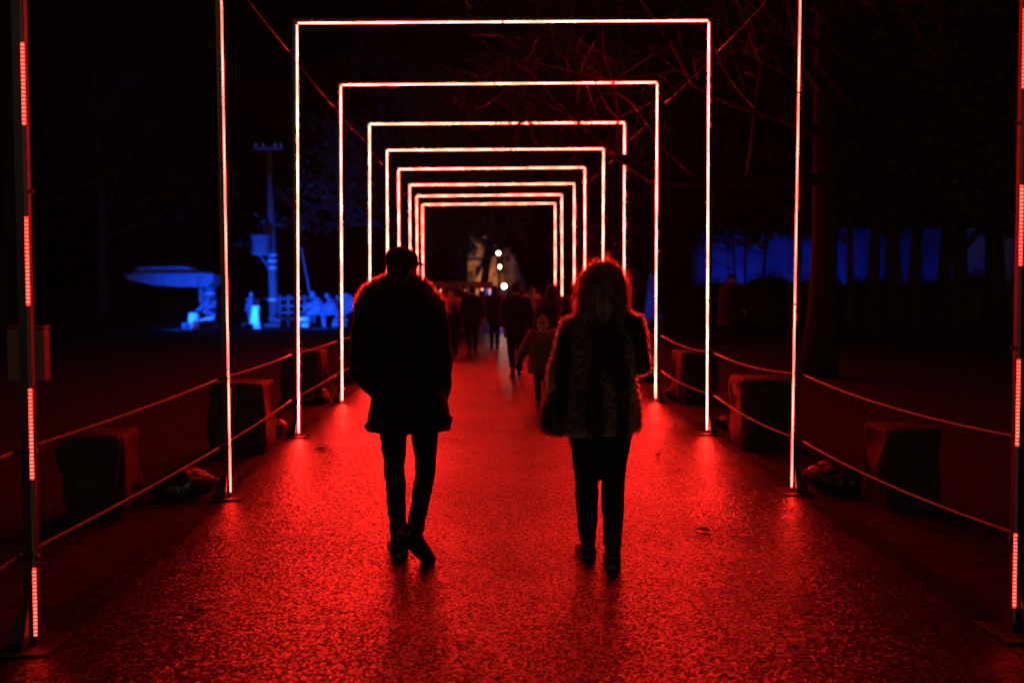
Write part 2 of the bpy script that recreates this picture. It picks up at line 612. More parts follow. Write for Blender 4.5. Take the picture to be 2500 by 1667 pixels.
def led_strip(name, a, b, inward, m, parent, nseg=None):
    """corner-mounted diffuser from a to b on the front inner edge: it shines forward and inward, its back is closed"""
    a, b, n2 = Vector(a), Vector(b), Vector(inward).normalized()
    n1 = Vector((0, -1, 0))
    L = (b - a).length
    t = (b - a) / L
    nseg = nseg or max(1, int(L / 0.35))
    bm = bmesh.new()
    K = 3
    off = n1 * 0.0162
    rings = []
    for i in range(nseg + 1):
        c = a + t * (L * i / nseg) + off
        ring = [bm.verts.new(c + n1 * (SR * math.cos(math.radians(72) * k / K)) + (n2 * (2 * SR * math.sin(math.radians(72) * k / K)) - n2 * SR * 0.9)) for k in range(K + 1)]
        ring.append(bm.verts.new(c + n2 * SR * 1.05))
        ring.append(bm.verts.new(c - n2 * SR * 0.9 - n1 * 0.0))
        rings.append(ring)
    n = K + 3
    for i in range(nseg):
        for k in range(n):
            k2 = (k + 1) % n
            f = bm.faces.new((rings[i][k], rings[i][k2], rings[i + 1][k2], rings[i + 1][k]))
            f.material_index = 0 if k < K else 1
    for f in (bm.faces.new(rings[0]), bm.faces.new(list(reversed(rings[-1])))):
        f.material_index = 1
    bmesh.ops.recalc_face_normals(bm, faces=bm.faces)
    o = build(name, bm, m, parent)
    o.data.materials.append(M['pole'])
    return o


LIT_L = [(0.05, 0.352), (0.744, 1.142), (1.507, 1.886), (2.28, 2.63), (3.0, 3.36), (3.74, 4.1)]
LIT_R = [(0.125, 0.465), (0.859, 1.25), (1.67, 2.02), (2.447, 2.79), (3.2, 3.56), (3.95, 4.3)]
for i, (xlb, xlt, xrb, xrt, zl, zr) in enumerate(ARCH):
    y = Y1 + STEP * i
    desc = {0: 'square black light arch nearest the camera, red lamps lit only in short dashes',
            1: 'square light arch just beyond the walking couple, dotted red tubes, top out of frame',
            2: 'largest square red light arch whose top bar is inside the picture'}.get(
        i, '%s square red light arch counting from the camera' % ORD[i])
    if i == 9:
        desc = 'farthest and smallest square red light arch around the crowd'
    A = empty('light_arch', (0, y, 0), desc, 'light arch', 'square red light arches over the path')
    lm = M['led_a'] if i == 0 else M['led_b'] if i == 1 else M['led_c'] if i < 4 else M['led_d']
    for sgn, xb, xt, zt in ((-1, xlb, xlt, zl), (1, xrb, xrt, zr)):
        # square tube: inner face at x = xb..xt, front face toward the camera at local y = -0.012
        bm = bmesh.new()
        for (z, x) in ((0.012, xb), (zt + PW, xt)):
            pass
        v = []
        for (z, x) in ((0.010, xb), (zt + PW, xt)):
            o_ = x + sgn * PW
            v.append([bm.verts.new(q) for q in ((x, -0.016, z), (o_, -0.016, z), (o_, PW - 0.016, z), (x, PW - 0.016, z))])
        for k in range(4):
            bm.faces.new((v[0][k], v[0][(k + 1) % 4], v[1][(k + 1) % 4], v[1][k]))
        bm.faces.new(v[0]); bm.faces.new(v[1])
        bmesh.ops.recalc_face_normals(bm, faces=bm.faces)
        post = build('post', bm, M['pole'], A)
        # foot plate and four gussets
        bm = bmesh.new()
        cx = xb + sgn * PW / 2
        box(bm, cx - 0.12, cx + 0.12, -0.14, 0.15, 0.0, 0.009, 0.002)
        plate = build('foot_plate', bm, M['steel'], A)
        for dx, dy in ((1, 0), (-1, 0), (0, -1), (0, 1)):
            if dx == -sgn:
                continue
            bm = bmesh.new()
            h, l, t = 0.22, 0.085, 0.003
            b0 = Vector((cx + dx * PW / 2, 0.007 + dy * PW / 2, 0.0092))
            d = Vector((dx, dy, 0))
            s = Vector((-dy, dx, 0)) * t
            tri = [b0, b0 + d * l, b0 + d * l + Vector((0, 0, 0.02)), b0 + Vector((0, 0, h))]
            f1 = [bm.verts.new(q + s) for q in tri]
            f2 = [bm.verts.new(q - s) for q in tri]
            bm.faces.new(f1); bm.faces.new(list(reversed(f2)))
            for k in range(4):
                bm.faces.new((f1[k], f2[k], f2[(k + 1) % 4], f1[(k + 1) % 4]))
            bmesh.ops.recalc_face_normals(bm, faces=bm.faces)
            build('gusset', bm, M['steel'], plate)
        # tape sections on the inner face
        fx = lambda z: xb + (xt - xb) * z / zt - sgn * 0.0006
        inw = (-sgn, 0, 0)
        if i == 0:
            lit = LIT_L if sgn < 0 else LIT_R
            z0 = 0.05 if sgn < 0 else 0.06
            last = z0
            for (a, b) in lit:
                if a - last > 0.02:
                    led_strip('unlit_led_tube', (fx(last), 0, last), (fx(a), 0, a), inw, M['ledoff'], A)
                led_strip('led_tube', (fx(a), 0, a), (fx(b), 0, b), inw, lm, A)
                last = b
            led_strip('unlit_led_tube', (fx(last), 0, last), (fx(zt - .01), 0, zt - .01), inw, M['ledoff'], A)
        else:
            cuts = [0.035, 0.98 if sgn < 0 else 1.45, 3.98 if sgn < 0 else 3.05, zt - 0.012]
            for k in range(3):
                a, b = cuts[k] + 0.006, cuts[k + 1] - 0.006
                led_strip('led_tube', (fx(a), 0, a), (fx(b), 0, b), inw, lm, A)
        # clip brackets
        for zc in ([1.0, 2.0, 3.0] if sgn < 0 else [1.3, 2.3, 3.3]):
            bm = bmesh.new()
            xx = fx(zc) - sgn * 0.001
            box(bm, min(xx, xx - sgn * 0.016), max(xx, xx - sgn * 0.016), 0.013, 0.019, zc - .008, zc + .008)
            build('clip', bm, M['pole'], post)
    # top bar between the posts
    bm = bmesh.new()
    v = []
    for (x, z) in ((xlt + 0.001, zl), (xrt - 0.001, zr)):
        v.append([bm.verts.new(q) for q in ((x, -0.015, z), (x, PW - 0.017, z), (x, PW - 0.017, z + PW - .002), (x, -0.015, z + PW - .002))])
    for k in range(4):
        bm.faces.new((v[0][k], v[0][(k + 1) % 4], v[1][(k + 1) % 4], v[1][k]))
    bm.faces.new(v[0]); bm.faces.new(v[1])
    bmesh.ops.recalc_face_normals(bm, faces=bm.faces)
    build('top_bar', bm, M['pole'], A)
    xm = (xlt + xrt) / 2 + random.uniform(-.08, .02)
    fz = lambda x: zl + (zr - zl) * (x - xlt) / (xrt - xlt) - 0.0006
    for (a, b) in ((xlt + .012, xm - .012), (xm + .012, xrt - .012)):
        m_ = M['ledoff'] if i == 0 else lm
        led_strip('unlit_led_tube' if i == 0 else 'led_tube', (a, 0, fz(a)), (b, 0, fz(b)), (0, 0, -1), m_, A)

# ------------------------------------------------------------------ barrier ropes and guy wires
def arch_x(i, sgn, z):
    xlb, xlt, xrb, xrt, zl, zr = ARCH[i]
    return (xlb + (xlt - xlb) * z / 4.4) if sgn < 0 else (xrb + (xrt - xrb) * z / 4.4)


def rope_line(name, sgn, z0, sag, rad, label, cat, m, seg, group, first=-1, off=0.075, z_end=None):
    bm = bmesh.new()
    pts = []
    rr = random.Random(int(z0 * 100) + sgn)
    hs = [z0 + rr.uniform(-.03, .03) for _ in range(12)]
    for i in range(first, 9):
        ia, ib = max(i, 0), i + 1
        xa, xb = arch_x(ia, sgn, z0) + sgn * off, arch_x(ib, sgn, z0) + sgn * off
        ya, yb = Y1 + STEP * i + 0.02, Y1 + STEP * ib + 0.02
        za, zb = hs[i + 1], hs[i + 2]
        for k in range(seg):
            t = k / seg
            pts.append((xa + (xb - xa) * t, ya + (yb - ya) * t, za + (zb - za) * t - sag * 4 * t * (1 - t)))
    pts.append((xb, yb, zb))
    tube(bm, pts, rad, 6)
    o = build(name, bm, m, smooth=True)
    tag(o, label, cat, group)
    # wrapped knot at every post, coloured dark for the post's shade on the rope
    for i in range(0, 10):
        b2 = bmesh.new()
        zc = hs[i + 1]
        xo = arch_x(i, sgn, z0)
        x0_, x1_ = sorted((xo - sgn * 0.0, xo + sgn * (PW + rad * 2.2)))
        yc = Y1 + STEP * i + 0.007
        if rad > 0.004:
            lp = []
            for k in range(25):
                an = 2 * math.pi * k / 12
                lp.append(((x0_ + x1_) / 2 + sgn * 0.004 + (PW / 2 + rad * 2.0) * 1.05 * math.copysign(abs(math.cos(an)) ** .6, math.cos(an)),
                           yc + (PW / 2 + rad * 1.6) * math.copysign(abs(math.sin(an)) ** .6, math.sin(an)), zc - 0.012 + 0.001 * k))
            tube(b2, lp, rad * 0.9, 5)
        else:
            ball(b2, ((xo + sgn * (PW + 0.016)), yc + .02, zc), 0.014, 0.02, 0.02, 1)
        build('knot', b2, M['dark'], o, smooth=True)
    return o


rope_line('barrier_rope', -1, 0.885, 0.015, 0.0068, 'upper barrier rope strung along the left row of posts', 'rope', M['rope'], 10, 'barrier ropes')
rope_line('barrier_rope', -1, 0.405, 0.012, 0.0068, 'lower barrier rope strung along the left row of posts', 'rope', M['rope'], 10, 'barrier ropes')
rope_line('barrier_rope', 1, 0.905, 0.048, 0.0068, 'upper barrier rope sagging along the right row of posts', 'rope', M['rope'], 10, 'barrier ropes')
rope_line('barrier_rope', 1, 0.425, 0.045, 0.0068, 'lower barrier rope sagging along the right row of posts', 'rope', M['rope'], 10, 'barrier ropes')
rope_line('guy_wire', -1, 4.08, 0.02, 0.0018, 'thin wire tying the arch tops together on the left', 'wire', M['wire'], 6, 'wires along the arch tops', 0)
rope_line('guy_wire', 1, 4.12, 0.03, 0.0018, 'thin wire tying the arch tops together on the right', 'wire', M['wire'], 6, 'wires along the arch tops', 0)


# ------------------------------------------------------------------ draped ballast blocks and sandbags
def draped_block(loc, sx, sy, sz, seed, label, rz=0.0):
    bm = bmesh.new()
    rings = []
    zs = [0.0, 0.05, 0.11, 0.17, 0.24, 0.31, 0.38, 0.46, 0.54, 0.62, 0.70, 0.78, 0.86, 0.93, 0.975, 1.0]
    seg = 132
    for z in zs:
        ring = []
        for k in range(seg):
            an = 2 * math.pi * (k + 0.5) / seg
            c, s = math.cos(an), math.sin(an)
            e = 2 / 9.0
            X = sx / 2 * math.copysign(abs(c) ** e, c)
            Y = sy / 2 * math.copysign(abs(s) ** e, s)
            n = Vector((c, s, 0))
            # hanging folds, growing toward the hem, starting at the top corners
            arc = math.atan2(Y, X)
            ph = (X * 17 + Y * 17) + seed * 3 + (z - .5) * 5.5 * math.sin(arc * 3 + seed * 2)
            f = 1.6 * (abs(math.sin(ph)) ** .55 - .6) + 1.2 * noise.noise(Vector((X * 6, Y * 6, seed + z * 1.6)))
            amp = 0.042 * (1 - z) ** 0.5 + 0.010
            if z > 0.97:
                amp *= 0.3
            inset = 0.012 if z == 1.0 else 0.0
            lean = 0.05 * (z - 0.3)
            q = Vector((X * (1 + lean) - c * inset, Y * (1 + lean * .5) - s * inset, z * sz)) + n * (f * amp)
            if z > .9:
                q.z += 0.012 * noise.noise(Vector((X * 5, Y * 5, seed)))
            if z == 0:
                q.z = 0.012 * max(0, noise.noise(Vector((X * 6, Y * 6, seed + 9))))
            ring.append(bm.verts.new(q))
        rings.append(ring)
    for i in range(len(rings) - 1):
        for k in range(seg):
            bm.faces.new((rings[i][k], rings[i][(k + 1) % seg], rings[i + 1][(k + 1) % seg], rings[i + 1][k]))
    # sagging top
    c = bm.verts.new((0, 0, sz - 0.012))
    for k in range(seg):
        bm.faces.new((rings[-1][k], rings[-1][(k + 1) % seg], c))
    o = build('draped_block', bm, M['cloth'], smooth=True)
    o.location = loc
    o.rotation_euler = (0, 0, rz)
    tag(o, label, 'ballast block', 'cloth covered ballast blocks behind the ropes')
    return o


draped_block((-2.93, 7.1, -0.01), 0.38, 0.5, 0.58, 1.2, 'dark cloth covered block behind the left ropes, nearest the camera', 0.05)
draped_block((-2.62, 9.95, -0.01), 0.50, 0.6, 0.68, 2.3, 'tall dark cloth covered block behind the second left post')
draped_block((-2.76, 14.25, -0.01), 0.50, 0.8, 0.74, 3.9, 'dark cloth covered block beside the third left post')
draped_block((-2.80, 20.8, -0.01), 0.50, 0.8, 0.7, 7.7, 'far dark cloth covered block behind the left ropes')
draped_block((2.84, 7.15, -0.01), 0.40, 0.45, 0.58, 4.4, 'dark cloth covered block behind the right ropes, nearest the camera', -0.04)
draped_block((2.60, 9.98, -0.01), 0.52, 0.62, 0.69, 5.1, 'wide dark cloth covered block with bright folds behind the second right post')
draped_block((2.74, 13.9, -0.01), 0.50, 0.8, 0.72, 6.6, 'dark cloth covered block beside the third right post')
draped_block((2.80, 20.6, -0.01), 0.50, 0.8, 0.7, 8.8, 'far dark cloth covered block behind the right ropes')


def sandbag(loc, rz, seed, label, s=1.0):
    bm = bmesh.new()
    ball(bm, (0, 0, 0), 0.24 * s, 0.17 * s, 0.11 * s, 4)
    for v in bm.verts:
        n = v.co.normalized()
        d = 0.05 * noise.noise(v.co * 8 + Vector((seed, 0, 0))) + 0.024 * noise.noise(v.co * 26 + Vector((0, seed, 0)))
        v.co += n * d
        if v.co.x > 0.12 * s:                     # gathered, tied neck
            k = (v.co.x - 0.12 * s) / (0.12 * s)
            v.co.y *= 1 - 0.55 * k
            v.co.z = v.co.z * (1 - 0.3 * k) + 0.03 * k
        v.co.z = max(v.co.z, -0.075 * s)
    o = build('sandbag', bm, M['sack'], smooth=True)
    o.location = (loc[0], loc[1], loc[2] + 0.075 * s)
    o.rotation_euler = (0, 0, rz)
    return tag(o, label, 'sandbag', 'sandbags on the arch feet')


bag_names = ['second', 'third', 'fourth', 'fifth', 'sixth']
for k, i in enumerate((1, 2, 3, 4)):
    y = Y1 + STEP * i
    for sgn, side in ((-1, 'left'), (1, 'right')):
        x = arch_x(i, sgn, 0)
        sandbag((x + sgn * 0.36, y + 0.06, 0.0095), (0.3 if sgn < 0 else 2.7) + k * 0.4, i * 3.3 + sgn, 'dark crumpled sandbag on the foot of the %s arch, %s side' % (ORD[i], side), 1.0)
        sandbag((x + sgn * 0.50, y + 0.46, -0.012), (1.2 if sgn < 0 else -1.1) + k * 0.7, i * 5.1 + sgn, 'dark sandbag lying behind the foot of the %s arch, %s side' % (ORD[i], side), 0.85)


# ------------------------------------------------------------------ trees
def limb(bm, rnd, p, d, r, depth, length, seg, twigs, up=0.15, leafs=None):
    pts, rads = [Vector(p)], [r]
    n = 5 if depth > 1 else 4
    q, dd = Vector(p), Vector(d).normalized()
    kids = []
    for k in range(n):
        dd = (dd + Vector((rnd.gauss(0, .16), rnd.gauss(0, .16), rnd.gauss(0, .13) + up * 0.12))).normalized()
        if q.z + dd.z * length < 2.7:
            dd.z = abs(dd.z) + 0.25
            dd.normalize()
        q = q + dd * (length / n)
        pts.append(q.copy())
        rads.append(r * (1 - 0.62 * (k + 1) / n))
        if k >= 1:
            kids.append((q.copy(), dd.copy(), rads[-1]))
    tube(bm if depth > 1 else twigs, pts, rads, seg if depth > 1 else 3, cap=False)
    if leafs is not None and depth <= 1:
        for pt in pts[1:]:
            for _ in range(leafs[1]):
                c = pt + Vector((rnd.gauss(0, .12), rnd.gauss(0, .12), rnd.gauss(0, .12)))
                a = Vector((rnd.gauss(0, 1), rnd.gauss(0, 1), rnd.gauss(0, 1))).normalized() * leafs[2]
                b = a.orthogonal().normalized() * leafs[2] * .6
                L = leafs[0]
                L.faces.new((L.verts.new(c - a), L.verts.new(c + b), L.verts.new(c + a), L.verts.new(c - b)))
    if depth <= 0:
        return
    for (kp, kd, kr) in kids:
        for _ in range(2 if depth < 3 else 1):
            ax = kd.orthogonal().normalized()
            ax = Matrix.Rotation(rnd.random() * 6.28, 3, kd) @ ax
            nd_ = (kd * 0.75 + ax * rnd.uniform(.5, 1.0)).normalized()
            limb(bm, rnd, kp, nd_, max(kr * 0.62, 0.004), depth - 1, length * rnd.uniform(.5, .72), max(3, seg - 1), twigs, up, leafs)


def tree(loc, h, r, seed, label, lean=(0, 0), depth=3, boughs=6, blen=None, first=0.35, leaf=None, name='tree', droop=0.15, aim=None):
    rnd = random.Random(seed)
    T = empty(name, loc, label, 'tree', 'trees around the path')
    bt, bw = bmesh.new(), bmesh.new()
    bl = bmesh.new() if leaf else None
    pts, rads = [], []
    for k in range(11):
        t = k / 10
        pts.append(Vector((lean[0] * t + 0.12 * r * noise.noise(Vector((seed, t * 3, 0))) * 4, lean[1] * t + 0.12 * r * noise.noise(Vector((0, t * 3, seed))) * 4, h * t - 0.05)))
        rads.append(r * (1.35 if k == 0 else 1.0) * (1 - 0.72 * t))
    tube(bt, pts, rads, 14)
    for v in bt.verts:
        a = math.atan2(v.co.y, v.co.x)
        v.co += Vector((v.co.x, v.co.y, 0)).normalized() * (0.07 * r * noise.noise(Vector((a * 3, v.co.z * .4, seed))))
    for b in range(boughs):
        t = first + (0.97 - first) * (b + rnd.random() * .6) / boughs
        i = min(int(t * 10), 9)
        base = pts[i].lerp(pts[i + 1], t * 10 - i)
        if aim and b in aim:
            d = Vector(aim[b])
        else:
            an = rnd.random() * 6.28
            d = Vector((math.cos(an), math.sin(an), rnd.uniform(.1, .8)))
        limb(bt, rnd, base, d, r * (1 - .7 * t) * 0.55, depth, (blen or h * .4) * (1.1 - .5 * t), 6, bw, droop, (bl, leaf[0], leaf[1]) if leaf else None)
    build('trunk', bt, M['bark'], T, smooth=True)
    cr = build('crown', bw, M['twig'], T)
    if leaf:
        build('foliage', bl, M['leafcrown'], T)
    return T


tree((5.85, 17.9, 0), 12.5, 0.27, 11, 'thick dark tree trunk right of the path with bare boughs reaching over the arches', (0.25, 0), 3, 11, 5.6, 0.27,
     aim={0: (-1, -.75, .12), 1: (-1, -.45, .10), 2: (-1, -.95, .16), 3: (-1, -.2, .05), 4: (-1, -.6, .02), 5: (-.8, -1, .15), 7: (-1, -.4, .2)}, droop=-0.05)
tree((-16.2, 34.0, 0), 13.5, 0.34, 31, 'broad dark tree standing on the lawn at far left', (0.6, 0), 3, 8, 5.0, 0.3)
tree((-22.0, 58.0, 0), 14, 0.36, 37, 'dark bare tree far behind the blue lit shelter', (-.3, 0), 3, 8, 5.0, 0.3)
tree((-1.25, 47.0, 0), 11, 0.30, 43, 'dark upright tree at the end of the path, left of the lit tower', (0.2, 0), 2, 8, 4.0, 0.42, leaf=(2, .12))
tree((-0.5, 43.5, 0), 10.5, 0.2, 47, 'leaning dark tree at the end of the path, in front of the lit tower', (1.5, 0), 3, 9, 3.2, 0.34, leaf=(2, .10))
tree((4.3, 46.0, 0), 12, 0.3, 53, 'dark leafy tree right of the path end', (0.2, 0), 2, 9, 4.5, 0.3, leaf=(3, .16))
tree((-4.1, 50.0, 0), 12, 0.3, 59, 'dark leafy tree left of the path end', (0.1, 0), 2, 9, 4.5, 0.25, leaf=(3, .16))

# grove in front of the blue lit wall at right (trunk centres, height, radius)
GROVE = [(7.5, 30.2, .05), (7.88, 30.8, .05), (8.28, 30.4, .06), (10.65, 29.2, .13), (11.35, 29.4, .21), (12.15, 29.6, .29), (12.84, 29.8, .22), (13.55, 29.6, .22), (14.26, 29.9, .25), (15.0, 29.7, .27), (15.75, 30.4, .25), (16.6, 29.9, .24)]
for k, (x, y, r) in enumerate(GROVE):
    nm = 'leftmost' if k == 0 else 'rightmost' if k == len(GROVE) - 1 else ['', 'second', 'third', 'fourth', 'fifth', 'sixth', 'seventh', 'eighth', 'ninth', 'tenth', 'eleventh'][k]
    tree((x, y, 0), 9 + (k * 37 % 5) * .5, r, 100 + k, '%s dark tree of the row in front of the blue lit wall' % nm, ((k * 7 % 5 - 2) * .22, 0), 2, 11 if k < 3 else 9, 2.6, 0.24 if k < 3 else 0.28 + .03 * (k * 5 % 4), leaf=(5 if k < 3 else 3, .13))


def hedge_clump(loc, sx, sy, sz, seed, label):
    rnd = random.Random(seed)
    bm = bmesh.new()
    for i in range(1500):
        d = Vector((rnd.gauss(0, 1), rnd.gauss(0, 1), rnd.gauss(0, 1))).normalized()
        c = Vector((d.x * sx / 2, d.y * sy / 2, abs(d.z) * sz)) * rnd.uniform(.82, 1.0)
        c += d * 0.12 * noise.noise(c * 2 + Vector((seed, 0, 0)))
        a = Vector((rnd.gauss(0, 1), rnd.gauss(0, 1), rnd.gauss(0, 1))).normalized() * .075
        b = a.orthogonal().normalized() * .05
        bm.faces.new((bm.verts.new(c - a), bm.verts.new(c + b), bm.verts.new(c + a), bm.verts.new(c - b)))
    P = empty('shrub', loc, label, 'shrub', 'clipped shrubs below the blue lit wall')
    build('foliage', bm, M['hedge'], P)
    b2 = bmesh.new()
    ball(b2, (0, 0, sz * .42), sx * .42, sy * .42, sz * .45, 3)
    for v in b2.verts:
        v.co += v.co.normalized() * .05 * noise.noise(v.co * 3)
        v.co.z = max(v.co.z, -.02)
    build('branch_core', b2, M['hedge'], P)
    return P


HX = [9.6, 11.7, 13.9, 16.0, 18.3, 20.6, 22.9, 25.2]
for k, x in enumerate(HX):
    nm = ['first', 'second', 'third', 'fourth', 'fifth', 'sixth', 'seventh', 'eighth'][k]
    hedge_clump((x, 41.5, 0), 3.7, 1.7, 2.15 + 0.2 * ((k * 3) % 4) / 2, 60 + k, '%s rounded dark shrub from the left below the blue lit wall' % nm)

# ------------------------------------------------------------------ blue lit wall on the right
W = empty('garden_wall', (0, 0, 0), 'long tall rendered wall lit blue behind the row of trees', 'wall')
bm = bmesh.new()
xs = [9.4 + i * 1.45 for i in range(13)]
box(bm, 9.3, 28.3, 45.0, 45.4, -.05, 4.2)
build('wall_face', bm, M['render'], W)
bm = bmesh.new()
box(bm, 9.2, 28.4, 44.9, 45.5, 4.201, 4.35, .02)
build('coping', bm, M['grey'], W)
for i, x in enumerate(xs):
    bm = bmesh.new()
    box(bm, x, x + .34, 44.86, 44.998, -.05, 4.1, .02)
    build('pilaster', bm, M['render'], W)


def floodlight(loc, target, color, energy, label, lens, size=70, blend=.6, fixt=True):
    d = (Vector(target) - Vector(loc))
    F = empty('floodlight', loc, label, 'floodlight', 'ground floodlights')
    q = d.to_track_quat('-Z', 'Y')
    bm = bmesh.new()
    mt = q.to_matrix().to_4x4()
    box(bm, -.16, .16, -.11, .11, .012, .12, .015, mtx=Matrix.Translation((0, 0, .2)) @ mt)
    hou = build('housing', bm, M['dark'], F)
    bm = bmesh.new()
    box(bm, -.14, .14, -.09, .09, .003, .011, 0, mtx=Matrix.Translation((0, 0, .2)) @ mt)
    build('lens', bm, lens, hou)
    bm = bmesh.new()
    tube(bm, [(-.18, 0, .2), (-.18, 0, .0), (.18, 0, .0), (.18, 0, .2)], .012, 6)
    build('yoke', bm, M['dark'], F)
    ld = bpy.data.lights.new('flood_beam', 'SPOT')
    ld.energy = energy
    ld.color = color
    ld.spot_size = math.radians(size)
    ld.spot_blend = blend
    ld.shadow_soft_size = .08
    lo = bpy.data.objects.new('flood_beam', ld)
    COL.objects.link(lo)
    lo.parent = F
    lo.location = Vector((0, 0, .2)) + d.normalized() * .03
    lo.rotation_euler = q.to_euler()
    return F


BLUE = (0.0, 0.035, 1.0)
floodlight((11.5, 43.0, 0), (12.2, 45.0, 2.9), BLUE, 620, 'blue floodlight at the foot of the wall, hidden behind the left shrubs', M['lensblue'], 130, .8)
floodlight((15.8, 43.0, 0), (15.8, 45.0, 2.9), BLUE, 330, 'blue floodlight at the foot of the wall, behind the middle shrubs', M['lensblue'], 130, .8)
floodlight((20.6, 43.0, 0), (20.6, 45.0, 2.9), BLUE, 190, 'blue floodlight at the foot of the wall, behind the right shrubs', M['lensblue'], 130, .8)

# ------------------------------------------------------------------ blue lit installation on the left
BY = 44.5


def BX(px):
    return -9.6 + (px - 628) / 51.7


def BZ(py):
    return (750 - py) / 51.7


# shelter with a deep tapering canopy on one stout column
S = empty('shelter', (BX(475), BY, 0), 'blue lit shelter with wide flat canopy on one side column', 'shelter')
ox = BX(475)
bm = bmesh.new()
prof = [(BX(312), BZ(633)), (BX(505), BZ(632)), (BX(505), BZ(645)), (BX(490), BZ(659)), (BX(430), BZ(658)), (BX(372), BZ(654)), (BX(330), BZ(645)), (BX(312), BZ(640))]
f = [[bm.verts.new((x - ox, yy, z)) for (x, z) in prof] for yy in (-.9, .9)]
bm.faces.new(f[0]); bm.faces.new(list(reversed(f[1])))
for k in range(len(prof)):
    k2 = (k + 1) % len(prof)
    bm.faces.new((f[0][k], f[1][k], f[1][k2], f[0][k2]))
bmesh.ops.recalc_face_normals(bm, faces=bm.faces)
build('canopy', bm, M['grey'], S)
bm = bmesh.new()
prof = [(BX(318), BZ(631)), (BX(338), BZ(613)), (BX(440), BZ(612)), (BX(500), BZ(630))]
f = [[bm.verts.new((x - ox, yy, z)) for (x, z) in prof] for yy in (-.75, .75)]
bm.faces.new(f[0]); bm.faces.new(list(reversed(f[1])))
for k in range(4):
    bm.faces.new((f[0][k], f[1][k], f[1][(k + 1) % 4], f[0][(k + 1) % 4]))
bmesh.ops.recalc_face_normals(bm, faces=bm.faces)
build('roof_hump', bm, M['wood'], S)
bm = bmesh.new()
box(bm, BX(476) - ox, BX(497) - ox, -.2, .2, 0.101, BZ(658), .03)
build('column', bm, M['grey'], S)
bm = bmesh.new()
box(bm, BX(461) - ox, BX(470) - ox, -.1, .1, BZ(695), BZ(660), .02)
build('drain_pipe', bm, M['grey'], S)
bm = bmesh.new()
box(bm, BX(455) - ox, BX(515) - ox, -.7, .7, 0, .1, .02)
build('floor_slab', bm, M['grey'], S)

for k, px in enumerate((330, 365, 400, 435, 470)):
    bm = bmesh.new()
    box(bm, BX(px) - ox - .025, BX(px) - ox + .025, -.93, -.902, BZ(634) - (.12 + .08 * k), BZ(634), .004)
    build('fascia_batten', bm, M['wood'], S)
bm = bmesh.new()
tube(bm, [(BX(308) - ox, -.96, BZ(631)), (BX(507) - ox, -.96, BZ(630))], .05, 8)
build('gutter', bm, M['grey'], S)
for k in range(3):
    bm = bmesh.new()
    z = .45 + k * .5
    box(bm, BX(474) - ox, BX(499) - ox, -.23, -.201, z, z + .06, .004)
    build('column_band', bm, M['pale'], S)

# splintered boards leaning round the column
for k, (x0, y0, x1, y1) in enumerate([(470, 735, 492, 668), (485, 712, 512, 690), (484, 708, 513, 700), (486, 712, 513, 722), (466, 720, 500, 688), (473, 742, 487, 700)]):
    bm = bmesh.new()
    a = Vector((BX(x0), BY - 1.0 - .06 * k, max(BZ(y0), .04)))
    b = Vector((BX(x1), BY - .95 - .06 * k, BZ(y1)))
    tube(bm, [a, a.lerp(b, .5) + Vector((0, 0, .01)), b], [(.09, .02), (.085, .02), (.05, .018)], 4, flat=(0.3, 0, 1))
    o = build('board', bm, M['grey'])
    tag(o, ['tall splintered board leaning on the blue lit shelter column', 'upper short splintered board sticking out beside the shelter', 'middle short splintered board sticking out beside the shelter',
            'lowest short splintered board sticking out beside the shelter', 'slanting board crossing the shelter column', 'short board standing at the shelter foot'][k], 'board', 'splintered boards by the shelter')
bm = bmesh.new()
stack(bm, [(0, 0, 0, .2, .2), (0, 0, .08, .23, .23), (0, 0, .3, .245, .245), (0, 0, .55, .23, .23), (0, 0, .66, .2, .2), (0, 0, .67, .16, .16)], 20)
o = build('barrel', bm, M['white'], smooth=False)
o.location = (BX(470), BY - 1.5, 0)
tag(o, 'small pale barrel glowing blue at the shelter foot', 'barrel')
bm = bmesh.new()
tube(bm, [(BX(480), BY - 1.5, BZ(735)), (BX(515), BY - 1.5, BZ(726))], .08, 10)
o = build('log', bm, M['pale'])
tag(o, 'pale log sloping right from the blue barrel', 'log', 'logs in the blue lit display')

# utility pole with transformer
P = empty('utility_pole', (BX(628), BY, 0), 'blue lit utility pole with cross arm and transformer', 'utility pole')
bm = bmesh.new()
tube(bm, [(0.02, 0, 0), (0.0, 0, 2.3), (-.02, 0, 4.5), (-.06, 0, 7.9)], [.2, .185, .165, .12], 12)
build('shaft', bm, M['wood'], P, smooth=True)
bm = bmesh.new()
box(bm, -.72, .58, -.16, -.06, 7.76, 7.9, .01)
build('cross_arm', bm, M['wood'], P)
for k, x in enumerate((-.62, -.3, .22, .48)):
    bm = bmesh.new()
    stack(bm, [(x, -.11, 7.901, .035, .035), (x, -.11, 7.94, .055, .055), (x, -.11, 7.98, .03, .03), (x, -.11, 8.02, .05, .05), (x, -.11, 8.07, .02, .02)], 10)
    build('insulator', bm, M['pale'], P)
bm = bmesh.new()
stack(bm, [(-.36, -.5, 3.14, .36, .36), (-.36, -.5, 3.2, .40, .40), (-.36, -.5, 3.9, .40, .40), (-.36, -.5, 3.92, .44, .44), (-.36, -.5, 4.0, .44, .44), (-.36, -.5, 4.06, .3, .3)], 20)
tr = build('transformer', bm, M['grey'], P)
bm = bmesh.new()
tube(bm, [(-.42, -.4, 3.12), (-.1, -.17, 2.55)], .05, 6)
build('brace', bm, M['grey'], P)
for z in (3.12, 2.85, 2.55, 1.15):
    bm = bmesh.new()
    stack(bm, [(0, 0, z, .215, .215), (0, 0, z + .1, .215, .215)], 14)
    build('band', bm, M['pale'], P)
bm = bmesh.new()
tube(bm, [(-.42, -.1, 1.22), (.5, -.1, 1.22)], .05, 6)
